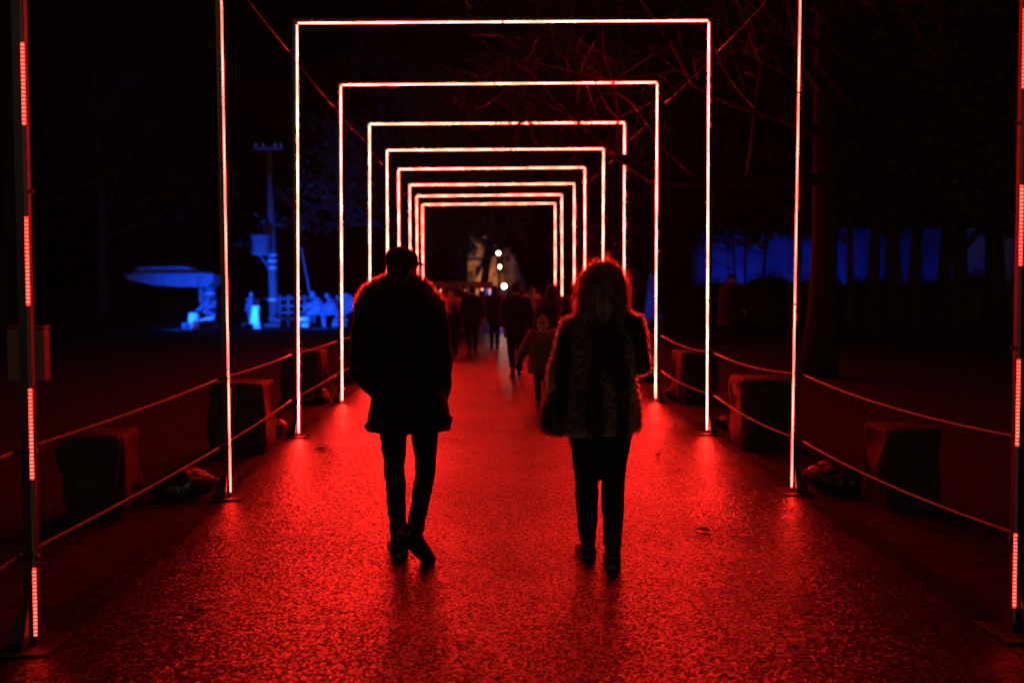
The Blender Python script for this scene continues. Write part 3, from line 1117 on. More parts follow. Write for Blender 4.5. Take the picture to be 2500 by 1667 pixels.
build('climbing_step', bm, M['wood'], P)

bm = bmesh.new()
tube(bm, [(BX(697), BY - .3, BZ(570)), (BX(722), BY - .3, BZ(712)), (BX(727), BY - .3, 0)], .05, 6)
o = build('leaning_pole', bm, M['wood'])
tag(o, 'thin dark blue pole leaning between two arch posts on the left', 'pole')

# beams and rails on the display floor
for k, (x0, y0, x1, y1, r, lb) in enumerate([
        (575, 745, 655, 746, .1, 'long low beam under the utility pole'),
        (632, 728, 658, 736, .09, 'short sloping log right of the utility pole'),
        (695, 731, 718, 731, .11, 'bright cyan log beside the third arch post'),
        (700, 745, 718, 746, .1, 'short bright log on the ground beside the third arch post'),
        (772, 744, 806, 745, .12, 'thick log on the ground left of the man'),
        (775, 734, 808, 733, .07, 'thin rail above the thick log left of the man')]):
    bm = bmesh.new()
    a, b = Vector((BX(x0), BY - 1.2, max(BZ(y0), r))), Vector((BX(x1), BY - 1.2, max(BZ(y1), r)))
    pts = [a.lerp(b, t) + Vector((0, 0, .015 * noise.noise(Vector((k, t * 5, 0))))) for t in (0, .02, .3, .6, .98, 1)]
    tube(bm, pts, [r * .8, r, r * 1.04, r * .96, r, r * .8], 10)
    o = build('log', bm, M['pale' if k in (2, 3) else 'wood'], smooth=True)
    tag(o, lb + ' in the blue display', 'log', 'logs in the blue lit display')

R_ = empty('rail_fence', (BX(680), BY, 0), 'low rail fence in dim blue light between two arch posts', 'fence')
for k, z in enumerate((.35, .62, .92, 1.25)):
    bm = bmesh.new()
    tube(bm, [(BX(640) - BX(680), 0, z), (BX(722) - BX(680), 0, z + .02 * (k % 2))], .055, 6)
    build('rail', bm, M['wood'], R_)
for px in (642, 662, 700, 720):
    bm = bmesh.new()
    tube(bm, [(BX(px) - BX(680), .1, 0), (BX(px) - BX(680), .1, 1.4)], .07, 8)
    build('fence_post', bm, M['wood'], R_)
bm = bmesh.new()
for yy in (-.05, .05):
    pass
D = empty('round_sign', (BX(795), BY - .6, 0), 'round blue disc on a post left of the man', 'sign')
bm = bmesh.new()
tube(bm, [(0, 0, 0), (0, 0, .6)], .06, 8)
build('sign_post', bm, M['grey'], D)
bm = bmesh.new()
tube(bm, [(0, -.05, 1.02), (0, -.02, 1.02), (0, .03, 1.02), (0, .05, 1.02)], [.44, .47, .47, .44], 36)
build('disc', bm, M['grey'], D)

Cn = empty('obelisk', (7.42, 45.5, 0), 'narrow pointed blue lit obelisk right of the woman', 'obelisk')
bm = bmesh.new()
stack(bm, [(0, 0, .501, .3, .3, 6), (0, 0, 1.0, .27, .27, 6), (0, 0, 2.3, .1, .1, 6), (0, 0, 2.42, .02, .02, 6)], 16)
build('spire', bm, M['grey'], Cn)
bm = bmesh.new()
box(bm, -.42, .42, -.4, .4, 0, .5, .03)
build('plinth', bm, M['grey'], Cn)

for k, (x, y, e, lb) in enumerate([(-13.0, 40.5, 520, 'blue floodlight on the grass in front of the shelter'), (-9.6, 40.0, 760, 'blue floodlight on the grass in front of the utility pole'),
                                   (-7.2, 41.0, 420, 'blue floodlight on the grass in front of the round disc'), (7.0, 43.2, 45, 'blue floodlight beside the obelisk')]):
    floodlight((x, y, 0), (x + .2, 45, (1.5, 2.9, 1.0, 1.4)[k]), (0.0, 0.065, 1.0), e * 4.5, lb, M['lensblue'], 95, .9)

# ------------------------------------------------------------------ warm lit tower and lamps behind the path end
T = empty('stone_tower', (-0.55, 66.0, 0), 'amber lit stone tower glimpsed at the end of the path', 'tower')
bm = bmesh.new()
stack(bm, [(0, 0, 0, 1.0, 1.0, 8), (0, 0, 3.2, .9, .9, 8)], 24)
build('shaft', bm, M['stone'], T)
bm = bmesh.new()
box(bm, -1.3, 1.3, -1.3, 1.3, 3.201, 3.55, .08)
build('cornice', bm, M['stone'], T)
bm = bmesh.new()
box(bm, -1.05, 1.05, -1.05, 1.05, 3.551, 5.1, .05)
build('belfry', bm, M['stone'], T)
for k, x in enumerate((-.5, .5)):
    bm = bmesh.new()
    box(bm, x - .22, x + .22, -1.09, -1.051, 3.8, 4.8, 0)
    build('louvre', bm, M['dark'], T)
bm = bmesh.new()
stack(bm, [(0, 0, 5.101, 1.15, 1.15, 8), (0, 0, 6.6, .05, .05, 8)], 24)
build('roof', bm, M['bark'], T)
for px_, z in ((-.55, 1.9), (.45, 1.9), (-.05, .2)):
    bm = bmesh.new()
    box(bm, px_ - .18, px_ + .18, -1.03, -.9, z, z + .8, 0)
    build('window', bm, M['dark'], T)
Gb = empty('gabled_house', (0.75, 64.0, 0), 'amber lit steep gable house right of the stone tower', 'house')
bm = bmesh.new()
pr = [(-1.5, 0), (1.7, 0), (1.7, 1.9), (.7, 4.3), (-.4, 4.3), (-1.5, 2.3)]
f = [[bm.verts.new((x, yy, z)) for (x, z) in pr] for yy in (0, 5)]
bm.faces.new(f[0]); bm.faces.new(list(reversed(f[1])))
for k in range(len(pr)):
    bm.faces.new((f[0][k], f[1][k], f[1][(k + 1) % 6], f[0][(k + 1) % 6]))
bmesh.ops.recalc_face_normals(bm, faces=bm.faces)
build('wall', bm, M['stone'], Gb)
for x, z in ((-.6, 1.0), (.7, 1.0), (.05, 2.7)):
    bm = bmesh.new()
    box(bm, x - .25, x + .25, -.06, -.004, z, z + .8, .01)
    build('window', bm, M['dark'], Gb)
floodlight((-0.6, 61.0, 0), (-0.55, 66, 3.4), (1.0, .42, .1), 900, 'amber floodlight in front of the stone tower', M['lenswarm'], 50, 1.0)
floodlight((0.8, 60.0, 0), (0.5, 64, 2.6), (1.0, .38, .12), 330, 'amber floodlight in front of the gabled house', M['lenswarm'], 42, 1.0)


def lamp_post(loc, h, r, m, label, energy, color):
    L = empty('street_lamp', loc, label, 'street lamp', 'lamps at the end of the path')
    bm = bmesh.new()
    tube(bm, [(0, 0, 0), (0, 0, .5), (0, 0, .52), (0, 0, h - r)], [.07, .07, .04, .03], 8)
    build('lamp_column', bm, M['dark'], L)
    bm = bmesh.new()
    ball(bm, (0, 0, h), r, r, r, 3)
    build('globe', bm, m, L, smooth=True)
    return L


lamp_post((0.52, 52.0, 0), 3.52, .09, M['lampwhite'], 'tall street lamp with white globe, upper of the two above the crowd', 60, (1, .85, .7))
lamp_post((0.62, 55.0, 0), 2.88, .08, M['lampwhite'], 'shorter street lamp with white globe, lower of the two above the crowd', 60, (1, .85, .7))
lamp_post((0.56, 39.0, 0), 1.74, .08, M['lampred'], 'low lamp with glaring globe just above the crowd heads', 60, (1, .6, .4))

# market stall beyond the last arch
S = empty('market_stall', (-1.6, 36.4, 0), 'market stall with red awning beyond the last arch at left', 'market stall')
for x in (-1.5, 1.5):
    for y in (0, 1.4):
        bm = bmesh.new()
        tube(bm, [(x, y, 0), (x, y, 1.85)], .03, 6)
        build('stall_post', bm, M['wood'], S)
bm = bmesh.new()
box(bm, -1.7, 1.7, -.2, 1.6, 1.86, 1.9, .005)
build('awning_roof', bm, M['valance'], S)
for k in range(10):
    bm = bmesh.new()
    x0 = -1.7 + k * .34
    q = [bm.verts.new(v) for v in ((x0 + .003, -.22, 1.9), (x0 + .337, -.22, 1.9), (x0 + .337, -.23, 1.68), (x0 + .25, -.235, 1.63), (x0 + .09, -.235, 1.63), (x0 + .003, -.23, 1.68))]
    fc = bm.faces.new(q)
    ext = bmesh.ops.extrude_face_region(bm, geom=[fc])
    for v in ext['geom']:
        if isinstance(v, bmesh.types.BMVert):
            v.co.y += .012
    bmesh.ops.recalc_face_normals(bm, faces=bm.faces)
    build('valance_flap', bm, M['valance'], S)
bm = bmesh.new()
box(bm, -1.5, 1.5, .1, .7, .75, .82, .01)
build('counter', bm, M['wood'], S)
bm = bmesh.new()
box(bm, -1.48, 1.48, .12, .16, .02, .749, 0)
build('front_board', bm, M['valance'], S)
bm = bmesh.new()
build_bulb = None
for bx_ in (-1.1, -.2, .7, 1.3):
    b3 = bmesh.new()
    ball(b3, (bx_, -.34, 1.6 + .03 * math.sin(bx_ * 5)), .022, .022, .028, 2)
    build('bulb', b3, M['bulb'], S)
bm.free()

# low stage in blue light seen between the legs of the crowd
S = empty('low_stage', (0.2, 39.5, 0), 'low boxy stage lit blue behind the legs of the crowd', 'stage')
for k, (x0, x1, z1) in enumerate([(-1.9, -1.1, .42), (-1.0, -.6, .5), (-.45, .55, .56), (.75, 1.0, .5), (1.2, 2.0, .5)]):
    bm = bmesh.new()
    box(bm, x0, x1, 0, .8, 0, z1, .02)
    build('stage_box', bm, M['white'], S)
bm = bmesh.new()
tube(bm, [(-.25, .4, .561), (-.25, .4, 1.25), (-.25, .4, 1.3), (-.25, .4, 1.75)], [.05, .05, .13, .2], 12)
build('banner_stand', bm, M['white'], S)
floodlight((0.1, 36.2, 0), (0.1, 39.5, .12), (0.0, .03, 1.0), 260, 'blue floodlight on the ground in front of the low stage', M['lensblue'], 62, .5)

# ------------------------------------------------------------------ small things on the left
B = empty('litter_bin', (-5.42, 11.6, 0), 'litter bin on a post seen beside the nearest left arch post', 'litter bin')
bm = bmesh.new()
box(bm, -.21, .21, -.17, -.02, .55, 1.14, .015)
build('bin_body', bm, M['binmetal'], B)
bm = bmesh.new()
tube(bm, [(.2, -.04, 1.165), (.2, -.14, 1.165), (-.2, -.14, 1.165), (-.2, -.04, 1.165)], .024, 8)
build('rim', bm, M['binmetal'], B)
bm = bmesh.new()
tube(bm, [(0, .02, 0), (0, .02, 1.2)], .035, 8)
build('bin_post', bm, M['steel'], B)

B = empty('garden_light', (-3.36, 19.6, 0), 'small garden stake light with a green diode behind the left ropes', 'garden light')
bm = bmesh.new()
tube(bm, [(0, 0, 0), (0, 0, .34)], .012, 6)
build('stake', bm, M['steel'], B)
bm = bmesh.new()
ball(bm, (0, 0, .12), .03, .03, .025, 2)
build('diode', bm, M['green'], B)
bm = bmesh.new()
stack(bm, [(0, 0, .341, .02, .02), (0, 0, .37, .045, .045), (0, 0, .42, .04, .04), (0, 0, .44, .015, .015)], 12)
build('cap', bm, M['coat_pale'], B)

# fallen leaves on the asphalt
LV = [(0.17, 8.02, .045, 'pale fallen leaf on the path between the couple'), (0.38, 6.62, .05, 'dark fallen leaf on the path left of the woman'), (1.2, 6.35, .05, 'dark fallen leaf on the path right of the woman'),
      (1.55, 8.15, .045, 'dark fallen leaf on the path far right of the woman'), (-1.63, 7.2, .035, 'small dark leaf on the path left of the man'), (-1.83, 9.8, .05, 'pale fallen leaf near the left arch foot'),
      (-0.1, 9.0, .03, 'tiny leaf on the path right of the man'), (1.42, 9.3, .04, 'leaf on the path before the right arch foot'), (-1.6, 4.8, .03, 'leaf on the path near the nearest left arch'), (1.25, 10.6, .04, 'leaf on the path beside the third right post')]
for k, (x, y, s, lb) in enumerate(LV):
    bm = bmesh.new()
    out = []
    for j in range(12):
        a = 2 * math.pi * j / 12
        r = s * (0.55 + .45 * abs(math.cos(a * 1.5 + k))) * (1.25 if j in (0, 6) else 1)
        out.append(bm.verts.new((r * math.cos(a), .6 * r * math.sin(a), .004 + .012 * abs(math.sin(a)) * (1 + k % 3) * .5)))
    c = bm.verts.new((0, 0, .003))
    for j in range(12):
        bm.faces.new((out[j], out[(j + 1) % 12], c))
    o = build('fallen_leaf', bm, M['leaf'])
    o.location = (x, y, .006)
    o.rotation_euler = (0, 0, k * 1.3)
    tag(o, lb, 'leaf', 'fallen leaves on the path')

rl = random.Random(21)
src = [o for o in COL.objects if o.name.startswith('fallen_leaf')]
for k in range(20):
    o = src[k % len(src)].copy()
    COL.objects.link(o)
    side = rl.choice((-1, 1))
    o.location = (side * min(abs(rl.gauss(1.7, .55)), 2.4), 3.9 + rl.random() ** 1.4 * 12, .006)
    o.rotation_euler = (rl.gauss(0, .1), rl.gauss(0, .1), rl.random() * 6.28)
    o.scale = [rl.uniform(.3, .6)] * 3
    o['label'] = 'small dark fallen leaf among many scattered over the wet path'


# ------------------------------------------------------------------ people
def lerp(a, b, t):
    return Vector(a).lerp(Vector(b), t)


def hand(bm, wrist, d, side, s=1.0, curl=0.5):
    """palm and five unequal bent fingers; d = direction the hand points, side = direction of the thumb"""
    w = Vector(wrist)
    d = Vector(d).normalized()
    sd = (Vector(side) - d * Vector(side).dot(d)).normalized()
    n = d.cross(sd)
    tube(bm, [w - d * .02 * s, w + d * .02 * s, w + d * .055 * s, w + d * .09 * s], [(.026 * s, .02 * s), (.032 * s, .018 * s), (.041 * s, .017 * s), (.038 * s, .014 * s)], 10, flat=sd)
    for k, L in enumerate((.068, .078, .072, .056)):
        b = w + d * .082 * s + sd * (.028 - .019 * k) * s
        p, dd = b, d.copy()
        pts = [b]
        for j in range(3):
            dd = (dd + n * curl * .45).normalized()
            p = p + dd * L * s / 3
            pts.append(p.copy())
        tube(bm, pts, [.0092 * s, .009 * s, .0085 * s, .007 * s], 7)
    b = w + d * .025 * s + sd * .03 * s
    dd = (d * .7 + sd * .75 + n * .2).normalized()
    m_ = b + dd * .035 * s
    e = m_ + (d * .9 + sd * .2 + n * .3).normalized() * .032 * s
    tube(bm, [b, m_, e], [.013 * s, .011 * s, .0085 * s], 7)


def head(bm, c, yaw, s=1.0, tilt=0.0):
    """c = centre of the head; faces +y when yaw = 0"""
    mt = Matrix.Translation(Vector(c)) @ Matrix.Rotation(yaw, 4, 'Z') @ Matrix.Rotation(tilt, 4, 'X') @ Matrix.Scale(s, 4)
    n0 = len(bm.verts)
    bm.verts.ensure_lookup_table()
    stack(bm, [(0, .028, -.112, .022, .03), (0, .025, -.105, .042, .055), (0, .015, -.075, .058, .075), (0, .005, -.035, .067, .088), (0, 0, 0.0, .074, .096), (0, -.004, .04, .076, .099), (0, -.006, .075, .068, .09), (0, -.006, .1, .046, .062), (0, -.006, .113, .015, .02)], 24)
    ball(bm, (0, .1, -.018), .013, .02, .02, 2)          # nose
    ball(bm, (0, .088, -.06), .024, .012, .012, 2)       # mouth
    for sx in (-1, 1):
        ball(bm, (sx * .077, -.008, -.01), .012, .02, .032, 2)   # ears
        ball(bm, (sx * .03, .09, .015), .016, .008, .007, 2)     # brows
    bm.verts.ensure_lookup_table()
    for v in bm.verts[n0:]:
        v.co = mt @ v.co


def body_mesh(J, hd, yaw, hs, voxel, parent, curl=.5, sc=1.0):
    bm = bmesh.new()
    head(bm, hd, yaw, hs)
    nk = Vector(J['neck'])
    tube(bm, [Vector(hd) + Vector((0, -.01, -.07 * hs)), nk + Vector((0, 0, .02)), nk - Vector((0, 0, .05))], [.05 * hs, .052 * hs, .07 * hs], 14)
    p, c = Vector(J['pelvis']), nk
    stack(bm, [(p.x, p.y, p.z - .1, .12 * sc, .09 * sc), (p.x, p.y, p.z, .155 * sc, .105 * sc), (p.x * .7 + c.x * .3, p.y * .7 + c.y * .3, p.z + .17 * sc, .125 * sc, .09 * sc),
               (p.x * .3 + c.x * .7, p.y * .3 + c.y * .7, p.z + .35 * sc, .15 * sc, .105 * sc), (c.x, c.y, c.z - .07 * sc, .14 * sc, .085 * sc), (c.x, c.y, c.z, .06 * sc, .055 * sc)], 22)
    for s in ('l', 'r'):
        sh, el, wr = Vector(J['sh_' + s]), Vector(J['el_' + s]), Vector(J['wr_' + s])
        tube(bm, [sh - Vector((0, 0, -.0)), lerp(sh, el, .35), el, lerp(el, wr, .35), wr], [.05 * sc, .045 * sc, .037 * sc, .038 * sc, .024 * sc], 12)
        tube(bm, [(lerp(c, sh, .2) - Vector((0, 0, .05 * sc))), sh], [.06 * sc, .05 * sc], 10)
        hd_ = Vector(J.get('hd_' + s, wr - el))
        hand(bm, wr, hd_, J.get('th_' + s, (0, 1, 0.2)), sc, curl)
        hp, kn, an = Vector(J['hp_' + s]), Vector(J['kn_' + s]), Vector(J['an_' + s])
        tube(bm, [hp + Vector((0, 0, .03)), lerp(hp, kn, .4), kn, lerp(kn, an, .3), an], [.082 * sc, .07 * sc, .05 * sc, .052 * sc, .034 * sc], 14)
        toe = Vector(J.get('to_' + s, an + Vector((0, .16 * sc, -.065 * sc))))
        tube(bm, [an + (an - toe) * .25 + Vector((0, 0, -.03 * sc)), lerp(an, toe, .4) + Vector((0, 0, -.02 * sc)), toe], [(.034 * sc, .03 * sc), (.04 * sc, .03 * sc), (.035 * sc, .018 * sc)], 10, flat=(1, 0, 0))
    return remeshed('body', bm, M['skin'], parent, voxel, 2)


def trousers(J, parent, m, voxel, fit=1.0, cuff=.05, sc=1.0, seed=0.0):
    bm = bmesh.new()
    p = Vector(J['pelvis'])
    stack(bm, [(p.x, p.y, p.z - .12 * sc, .13 * sc, .105 * sc), (p.x, p.y, p.z - .02, .168 * sc, .12 * sc), (p.x, p.y, p.z + .12 * sc, .16 * sc, .115 * sc)], 20)
    for s in ('l', 'r'):
        hp, kn, an = Vector(J['hp_' + s]), Vector(J['kn_' + s]), Vector(J['an_' + s])
        an2 = lerp(an, kn, .04)
        pts = [hp, lerp(hp, kn, .35), lerp(hp, kn, .75), kn, lerp(kn, an, .3), lerp(kn, an, .7), an2]
        rr = [.098, .088, .069, .062, .06, .052, cuff]
        tube(bm, pts, [r * fit * sc for r in rr], 16)
    return remeshed('trousers', bm, m, parent, voxel, 3, .007 * sc, 11, (1, 1, 1.6), seed)


def shoe(an, toe, parent, m, voxel=.007, sc=1.0, shaft=.06, flatten=True):
    """ankle boot from heel to toe with a sole"""
    an, toe = Vector(an), Vector(toe)
    f = toe - an
    fl = Vector((f.x, f.y, 0))
    if flatten:
        d = fl.normalized()
        zb = max(0.0, toe.z - .035 * sc)
        heel = Vector((an.x, an.y, 0)) - d * .06 * sc + Vector((0, 0, zb))
        tip = Vector((toe.x, toe.y, zb)) + d * .07 * sc
        up = Vector((0, 0, 1))
    else:
        d = f.normalized()
        up = Vector((0, 0, 1)) - d * d.z
        up.normalize()
        heel = an - d * .07 * sc - up * .075 * sc
        tip = toe + d * .06 * sc - up * .02 * sc
    bm = bmesh.new()
    L = tip - heel
    pts = [heel + L * t + up * h * sc for t, h in ((0.0, .045), (.06, .05), (.28, .05), (.5, .042), (.75, .032), (.93, .028), (1.0, .025))]
    tube(bm, pts, [(.034 * sc, .035 * sc), (.045 * sc, .045 * sc), (.049 * sc, .05 * sc), (.05 * sc, .042 * sc), (.055 * sc, .036 * sc), (.046 * sc, .03 * sc), (.026 * sc, .02 * sc)], 16, flat=d.cross(up))
    tube(bm, [heel + L * .2 + up * .05 * sc, an + Vector((0, 0, shaft * .4)), an + Vector((0, 0, shaft))], [.043 * sc, .046 * sc, .05 * sc], 14)
    sole = [heel + L * t + up * .012 * sc for t in (-.02, .06, .28, .5, .75, .93, 1.02)]
    tube(bm, sole, [(.034 * sc, .012 * sc), (.048 * sc, .0125 * sc), (.05 * sc, .0125 * sc), (.049 * sc, .0125 * sc), (.057 * sc, .0125 * sc), (.047 * sc, .0125 * sc), (.02 * sc, .01 * sc)], 14, flat=d.cross(up))
    return remeshed('shoe', bm, m, parent, voxel * sc, 2)


def spikes(name, src, m, parent, n, length, seed, keep=None, droop=(0, 0, -.5), width=.0016, jit=.45, clump=0.0):
    """fur: single tapering hairs rooted all over a surface"""
    rnd = random.Random(seed)
    me = src.data
    me.calc_loop_triangles()
    tris = me.loop_triangles
    ar, cum = 0.0, []
    for t in tris:
        ar += t.area
        cum.append(ar)
    import bisect
    verts, faces = [], []
    dv = Vector(droop)
    tries = 0
    while len(faces) < n and tries < n * 6:
        tries += 1
        i = min(bisect.bisect(cum, rnd.random() * ar), len(tris) - 1)
        t = tris[i]
        a, b = rnd.random(), rnd.random()
        if a + b > 1:
            a, b = 1 - a, 1 - b
        p0, p1, p2 = (me.vertices[k].co for k in t.vertices)
        p = p0 + (p1 - p0) * a + (p2 - p0) * b
        nn = t.normal
        if keep and not keep(p, nn):
            continue
        L = length * rnd.uniform(.55, 1.25)
        cl = Vector((0, 0, 0))
        if clump:
            cl = Vector((noise.noise(p * 30 + Vector((seed, 0, 0))), noise.noise(p * 30 + Vector((0, seed, 5))), noise.noise(p * 30 + Vector((9, 0, seed))))) * clump
        d = (nn + dv * rnd.uniform(.5, 1.2) + cl + Vector((rnd.gauss(0, jit), rnd.gauss(0, jit), rnd.gauss(0, jit))) * .6).normalized()
        s = d.orthogonal().normalized()
        s = Matrix.Rotation(rnd.random() * 6.28, 3, d) @ s
        mid = p + d * L * .55
        d2 = (d + dv * .5).normalized()
        tip = mid + d2 * L * .45
        k = len(verts)
        verts += [p - s * width, p + s * width, mid + s * width * .7, mid - s * width * .7, tip]
        faces += [(k, k + 1, k + 2, k + 3), (k + 3, k + 2, k + 4)]
    nm = bpy.data.meshes.new(name)
    nm.from_pydata(verts, [], faces)
    o = link(name, nm, parent, m)
    o['kind'] = 'stuff'
    return o


def joints(h, stride=0.0, lead=1, arms=((-.05, .0), (.05, .0)), sway=0.0, hipw=.09, shw=.185):
    """standing or striding skeleton for height h; lead=+1 puts the right foot forward"""
    k = h / 1.75
    J = {}
    J['pelvis'] = (sway * .3, 0, .95 * k)
    J['neck'] = (sway, .015, 1.5 * k)
    J['sh_l'], J['sh_r'] = (sway - shw * k, 0, 1.42 * k), (sway + shw * k, 0, 1.42 * k)
    for s, sg, (ax, ay) in (('l', -1, arms[0]), ('r', 1, arms[1])):
        sh = Vector(J['sh_' + s])
        J['el_' + s] = sh + Vector((sg * .04 * k + ax * .5, ay * .4 - .03, -.28 * k))
        J['wr_' + s] = sh + Vector((sg * .05 * k + ax, ay + .03, -.52 * k + abs(ay) * .25))
        f = stride * .5 * (1 if (sg == lead) else -1)
        J['hp_' + s] = (sway * .3 + sg * hipw * k, 0, .92 * k)
        bend = .05 if sg == lead else .09
        J['kn_' + s] = (sg * (hipw - .005) * k, f * .45 + bend * (1 if stride else .2), .49 * k)
        lift = .0 if sg == lead else min(.1, stride * .18)
        J['an_' + s] = (sg * (hipw - .02) * k, f, (.085 + lift) * k)
        J['to_' + s] = (sg * (hipw + .0) * k, f + .15 * k, (.035 + (0.0 if sg == lead else 0)) * k)
    return J


def jacket(J, parent, m, voxel, k=1.0, hem=.74, bulk=1.0, flare=1.0, seed=0.0, collar=True, name='jacket', wr=.012):
    bm = bmesh.new()
    nk, p = Vector(J['neck']), Vector(J['pelvis'])
    zs = nk.z
    rows = [(p.x, p.y, hem, .185 * flare, .135 * flare), (p.x, p.y, (hem + p.z) / 2, .185 * (flare + 1) / 2, .135), (p.x, p.y, p.z + .05 * k, .175, .13), (lerp(p, nk, .45).x, .0, p.z + .22 * k, .18, .13),
            (lerp(p, nk, .75).x, .0, zs - .16 * k, .2, .135), (nk.x, 0, zs - .08 * k, .175, .115), (nk.x, .01, zs - .02 * k, .11, .09), (nk.x, .015, zs + .035 * k, .075, .078)]
    stack(bm, [(a, b, c, d * bulk * k, e * bulk * k, 2.3) for a, b, c, d, e in rows], 30)
    for s in ('l', 'r'):
        sh, el, wr_ = Vector(J['sh_' + s]), Vector(J['el_' + s]), Vector(J['wr_' + s])
        tube(bm, [lerp(nk, sh, .45) - Vector((0, 0, .06 * k)), sh, lerp(sh, el, .5), el, lerp(el, wr_, .5), lerp(el, wr_, .96)],
             [.085 * k * bulk, .082 * k * bulk, .072 * k * bulk, .066 * k * bulk, .06 * k * bulk, .05 * k * bulk], 14)
    return remeshed(name, bm, m, parent, voxel, 3, wr, 9, (1, 1, 1.3), seed)


# ---------- the man in front
MO = Vector((-0.689, 5.755, 0))
man = empty('person', MO, 'man in dark knee-length coat with fur collar and cap walking away on the left', 'person', 'walking couple')
JM = dict(pelvis=(.03, 0, .93), neck=(.0, .01, 1.55), sh_l=(-.19, 0, 1.455), sh_r=(.185, 0, 1.455),
          el_l=(-.222, -.05, 1.10), wr_l=(-.135, .085, .97), el_r=(.225, -.04, 1.15), wr_r=(.215, .06, .965),
          hd_l=(.35, .5, -.8), hd_r=(-.1, .25, -1), th_l=(.5, .6, .4), th_r=(-.7, .6, 0),
          hp_l=(-.055, 0, .92), kn_l=(-.05, .05, .52), an_l=(-.026, .045, .10), to_l=(-.05, .20, .035),
          hp_r=(.125, 0, .92), kn_r=(.137, .02, .52), an_r=(.075, -.15, .175), to_r=(.135, -.09, .05))
body_mesh(JM, (.006, .02, 1.69), -.75, 1.0, .009, man, .9, 1.0)
bm = bmesh.new()
stack(bm, [(.04, .0, .755, .242, .165, 2.6), (.042, 0, .80, .240, .165, 2.5), (.045, 0, .90, .225, .16, 2.4), (.04, 0, 1.0, .205, .155, 2.3), (.015, 0, 1.12, .185, .15, 2.2), (.0, 0, 1.28, .20, .152, 2.2),
           (-.005, 0, 1.42, .215, .15, 2.2), (-.002, 0, 1.5, .19, .13, 2.1), (0, .005, 1.56, .12, .1), (.004, .01, 1.61, .082, .082)], 40)
for s, b in (('l', (.098, .088, .082, .078, .07, .062)), ('r', (.098, .088, .08, .076, .07, .062))):
    sh, el, wr = Vector(JM['sh_' + s]), Vector(JM['el_' + s]), Vector(JM['wr_' + s])
    tube(bm, [lerp((0, 0, 1.5), sh, .55), sh, lerp(sh, el, .5), el, lerp(el, wr, .5), wr + (wr - el).normalized() * .03], list(b), 18)
# coat vent corners
tube(bm, [(-.17, -.05, .79), (-.185, -.06, .762)], [.05, .03], 10)
tube(bm, [(.25, -.05, .83), (.262, -.06, .797)], [.05, .026], 10)
coat = remeshed('coat', bm, M['coat'], man, .0095, 4, .011, 8.5, (1, 1, 1.4), 3.1)
trousers(JM, man, M['trouser'], .01, .98, .052, 1.0, 1.5)
shoe(JM['an_l'], JM['to_l'], man, M['leather'], .007, 1.15, .07)
shoe(JM['an_r'], JM['to_r'], man, M['leather'], .007, 1.15, .06, False)
# turned-down hood with a fur edge lying over the shoulders
bm = bmesh.new()
stack(bm, [(-.003, -.005, 1.41, .212, .155, 2.2), (-.006, -.005, 1.44, .232, .162, 2.2), (-.01, -.005, 1.49, .230, .165, 2.2), (-.012, -.005, 1.535, .214, .158, 2.1), (-.012, 0, 1.575, .182, .142, 2.0), (-.008, .0, 1.60, .145, .122, 2.0), (0, .0, 1.622, .105, .1), (.002, .005, 1.642, .084, .086)], 40)
fc = remeshed('fur_collar', bm, M['collarskin'], man, .011, 3, .012, 14, (1, 1, 1), 5.0)
spikes('collar_fur', fc, M['collar'], man, 34000, .038, 5, lambda p, n: p.z > 1.405, (0, 0, .25), .0017, .5, .5)
bm = bmesh.new()
stack(bm, [(-.01, .0, 1.60, .062, .058), (-.008, .0, 1.63, .072, .075), (-.004, .008, 1.66, .08, .086), (0, .014, 1.70, .084, .092), (0, .018, 1.73, .082, .09)], 24)
remeshed('hair', bm, M['hairbase'], man, .008, 2, .004, 30)
# flat peaked cap turned to the right
bm = bmesh.new()
Mc = Matrix.Translation((.006, .02, 1.69)) @ Matrix.Rotation(-.75, 4, 'Z')
n0 = 0
stack(bm, [(0, 0, .015, .083, .104), (0, 0, .03, .0845, .106), (0, 0, .07, .083, .105), (0, -.005, .098, .07, .09), (0, -.01, .118, .042, .055), (0, -.012, .129, .010, .012)], 30)
for v in bm.verts:
    v.co = Mc @ v.co
cap = remeshed('cap', bm, M['cap'], man, .006, 2, .003, 20)
bm = bmesh.new()
g1, g2 = [], []
for k in range(13):
    a = math.radians(20 + 140 * k / 12)
    for lst, rr, dz in ((g1, 1.0, .028), (g2, 1.0, .018)):
        lst.append((math.cos(a), math.sin(a), dz))
inner = [(.083 * c, .104 * s, .046) for c, s, _ in g1]
outer = [(.075 * c, .104 * s + .055 * s ** 2 + .004, .034 - .006 * s) for c, s, _ in g1]
rowsv = []
for off in (0, .006):
    rowsv.append([[bm.verts.new(Mc @ Vector((x, y, z - off))) for x, y, z in r] for r in (inner, outer)])
for k in range(12):
    bm.faces.new((rowsv[0][0][k], rowsv[0][0][k + 1], rowsv[0][1][k + 1], rowsv[0][1][k]))
    bm.faces.new((rowsv[1][0][k], rowsv[1][1][k], rowsv[1][1][k + 1], rowsv[1][0][k + 1]))
    bm.faces.new((rowsv[0][1][k], rowsv[0][1][k + 1], rowsv[1][1][k + 1], rowsv[1][1][k]))
build('cap_peak', bm, M['cap'], man, smooth=False)

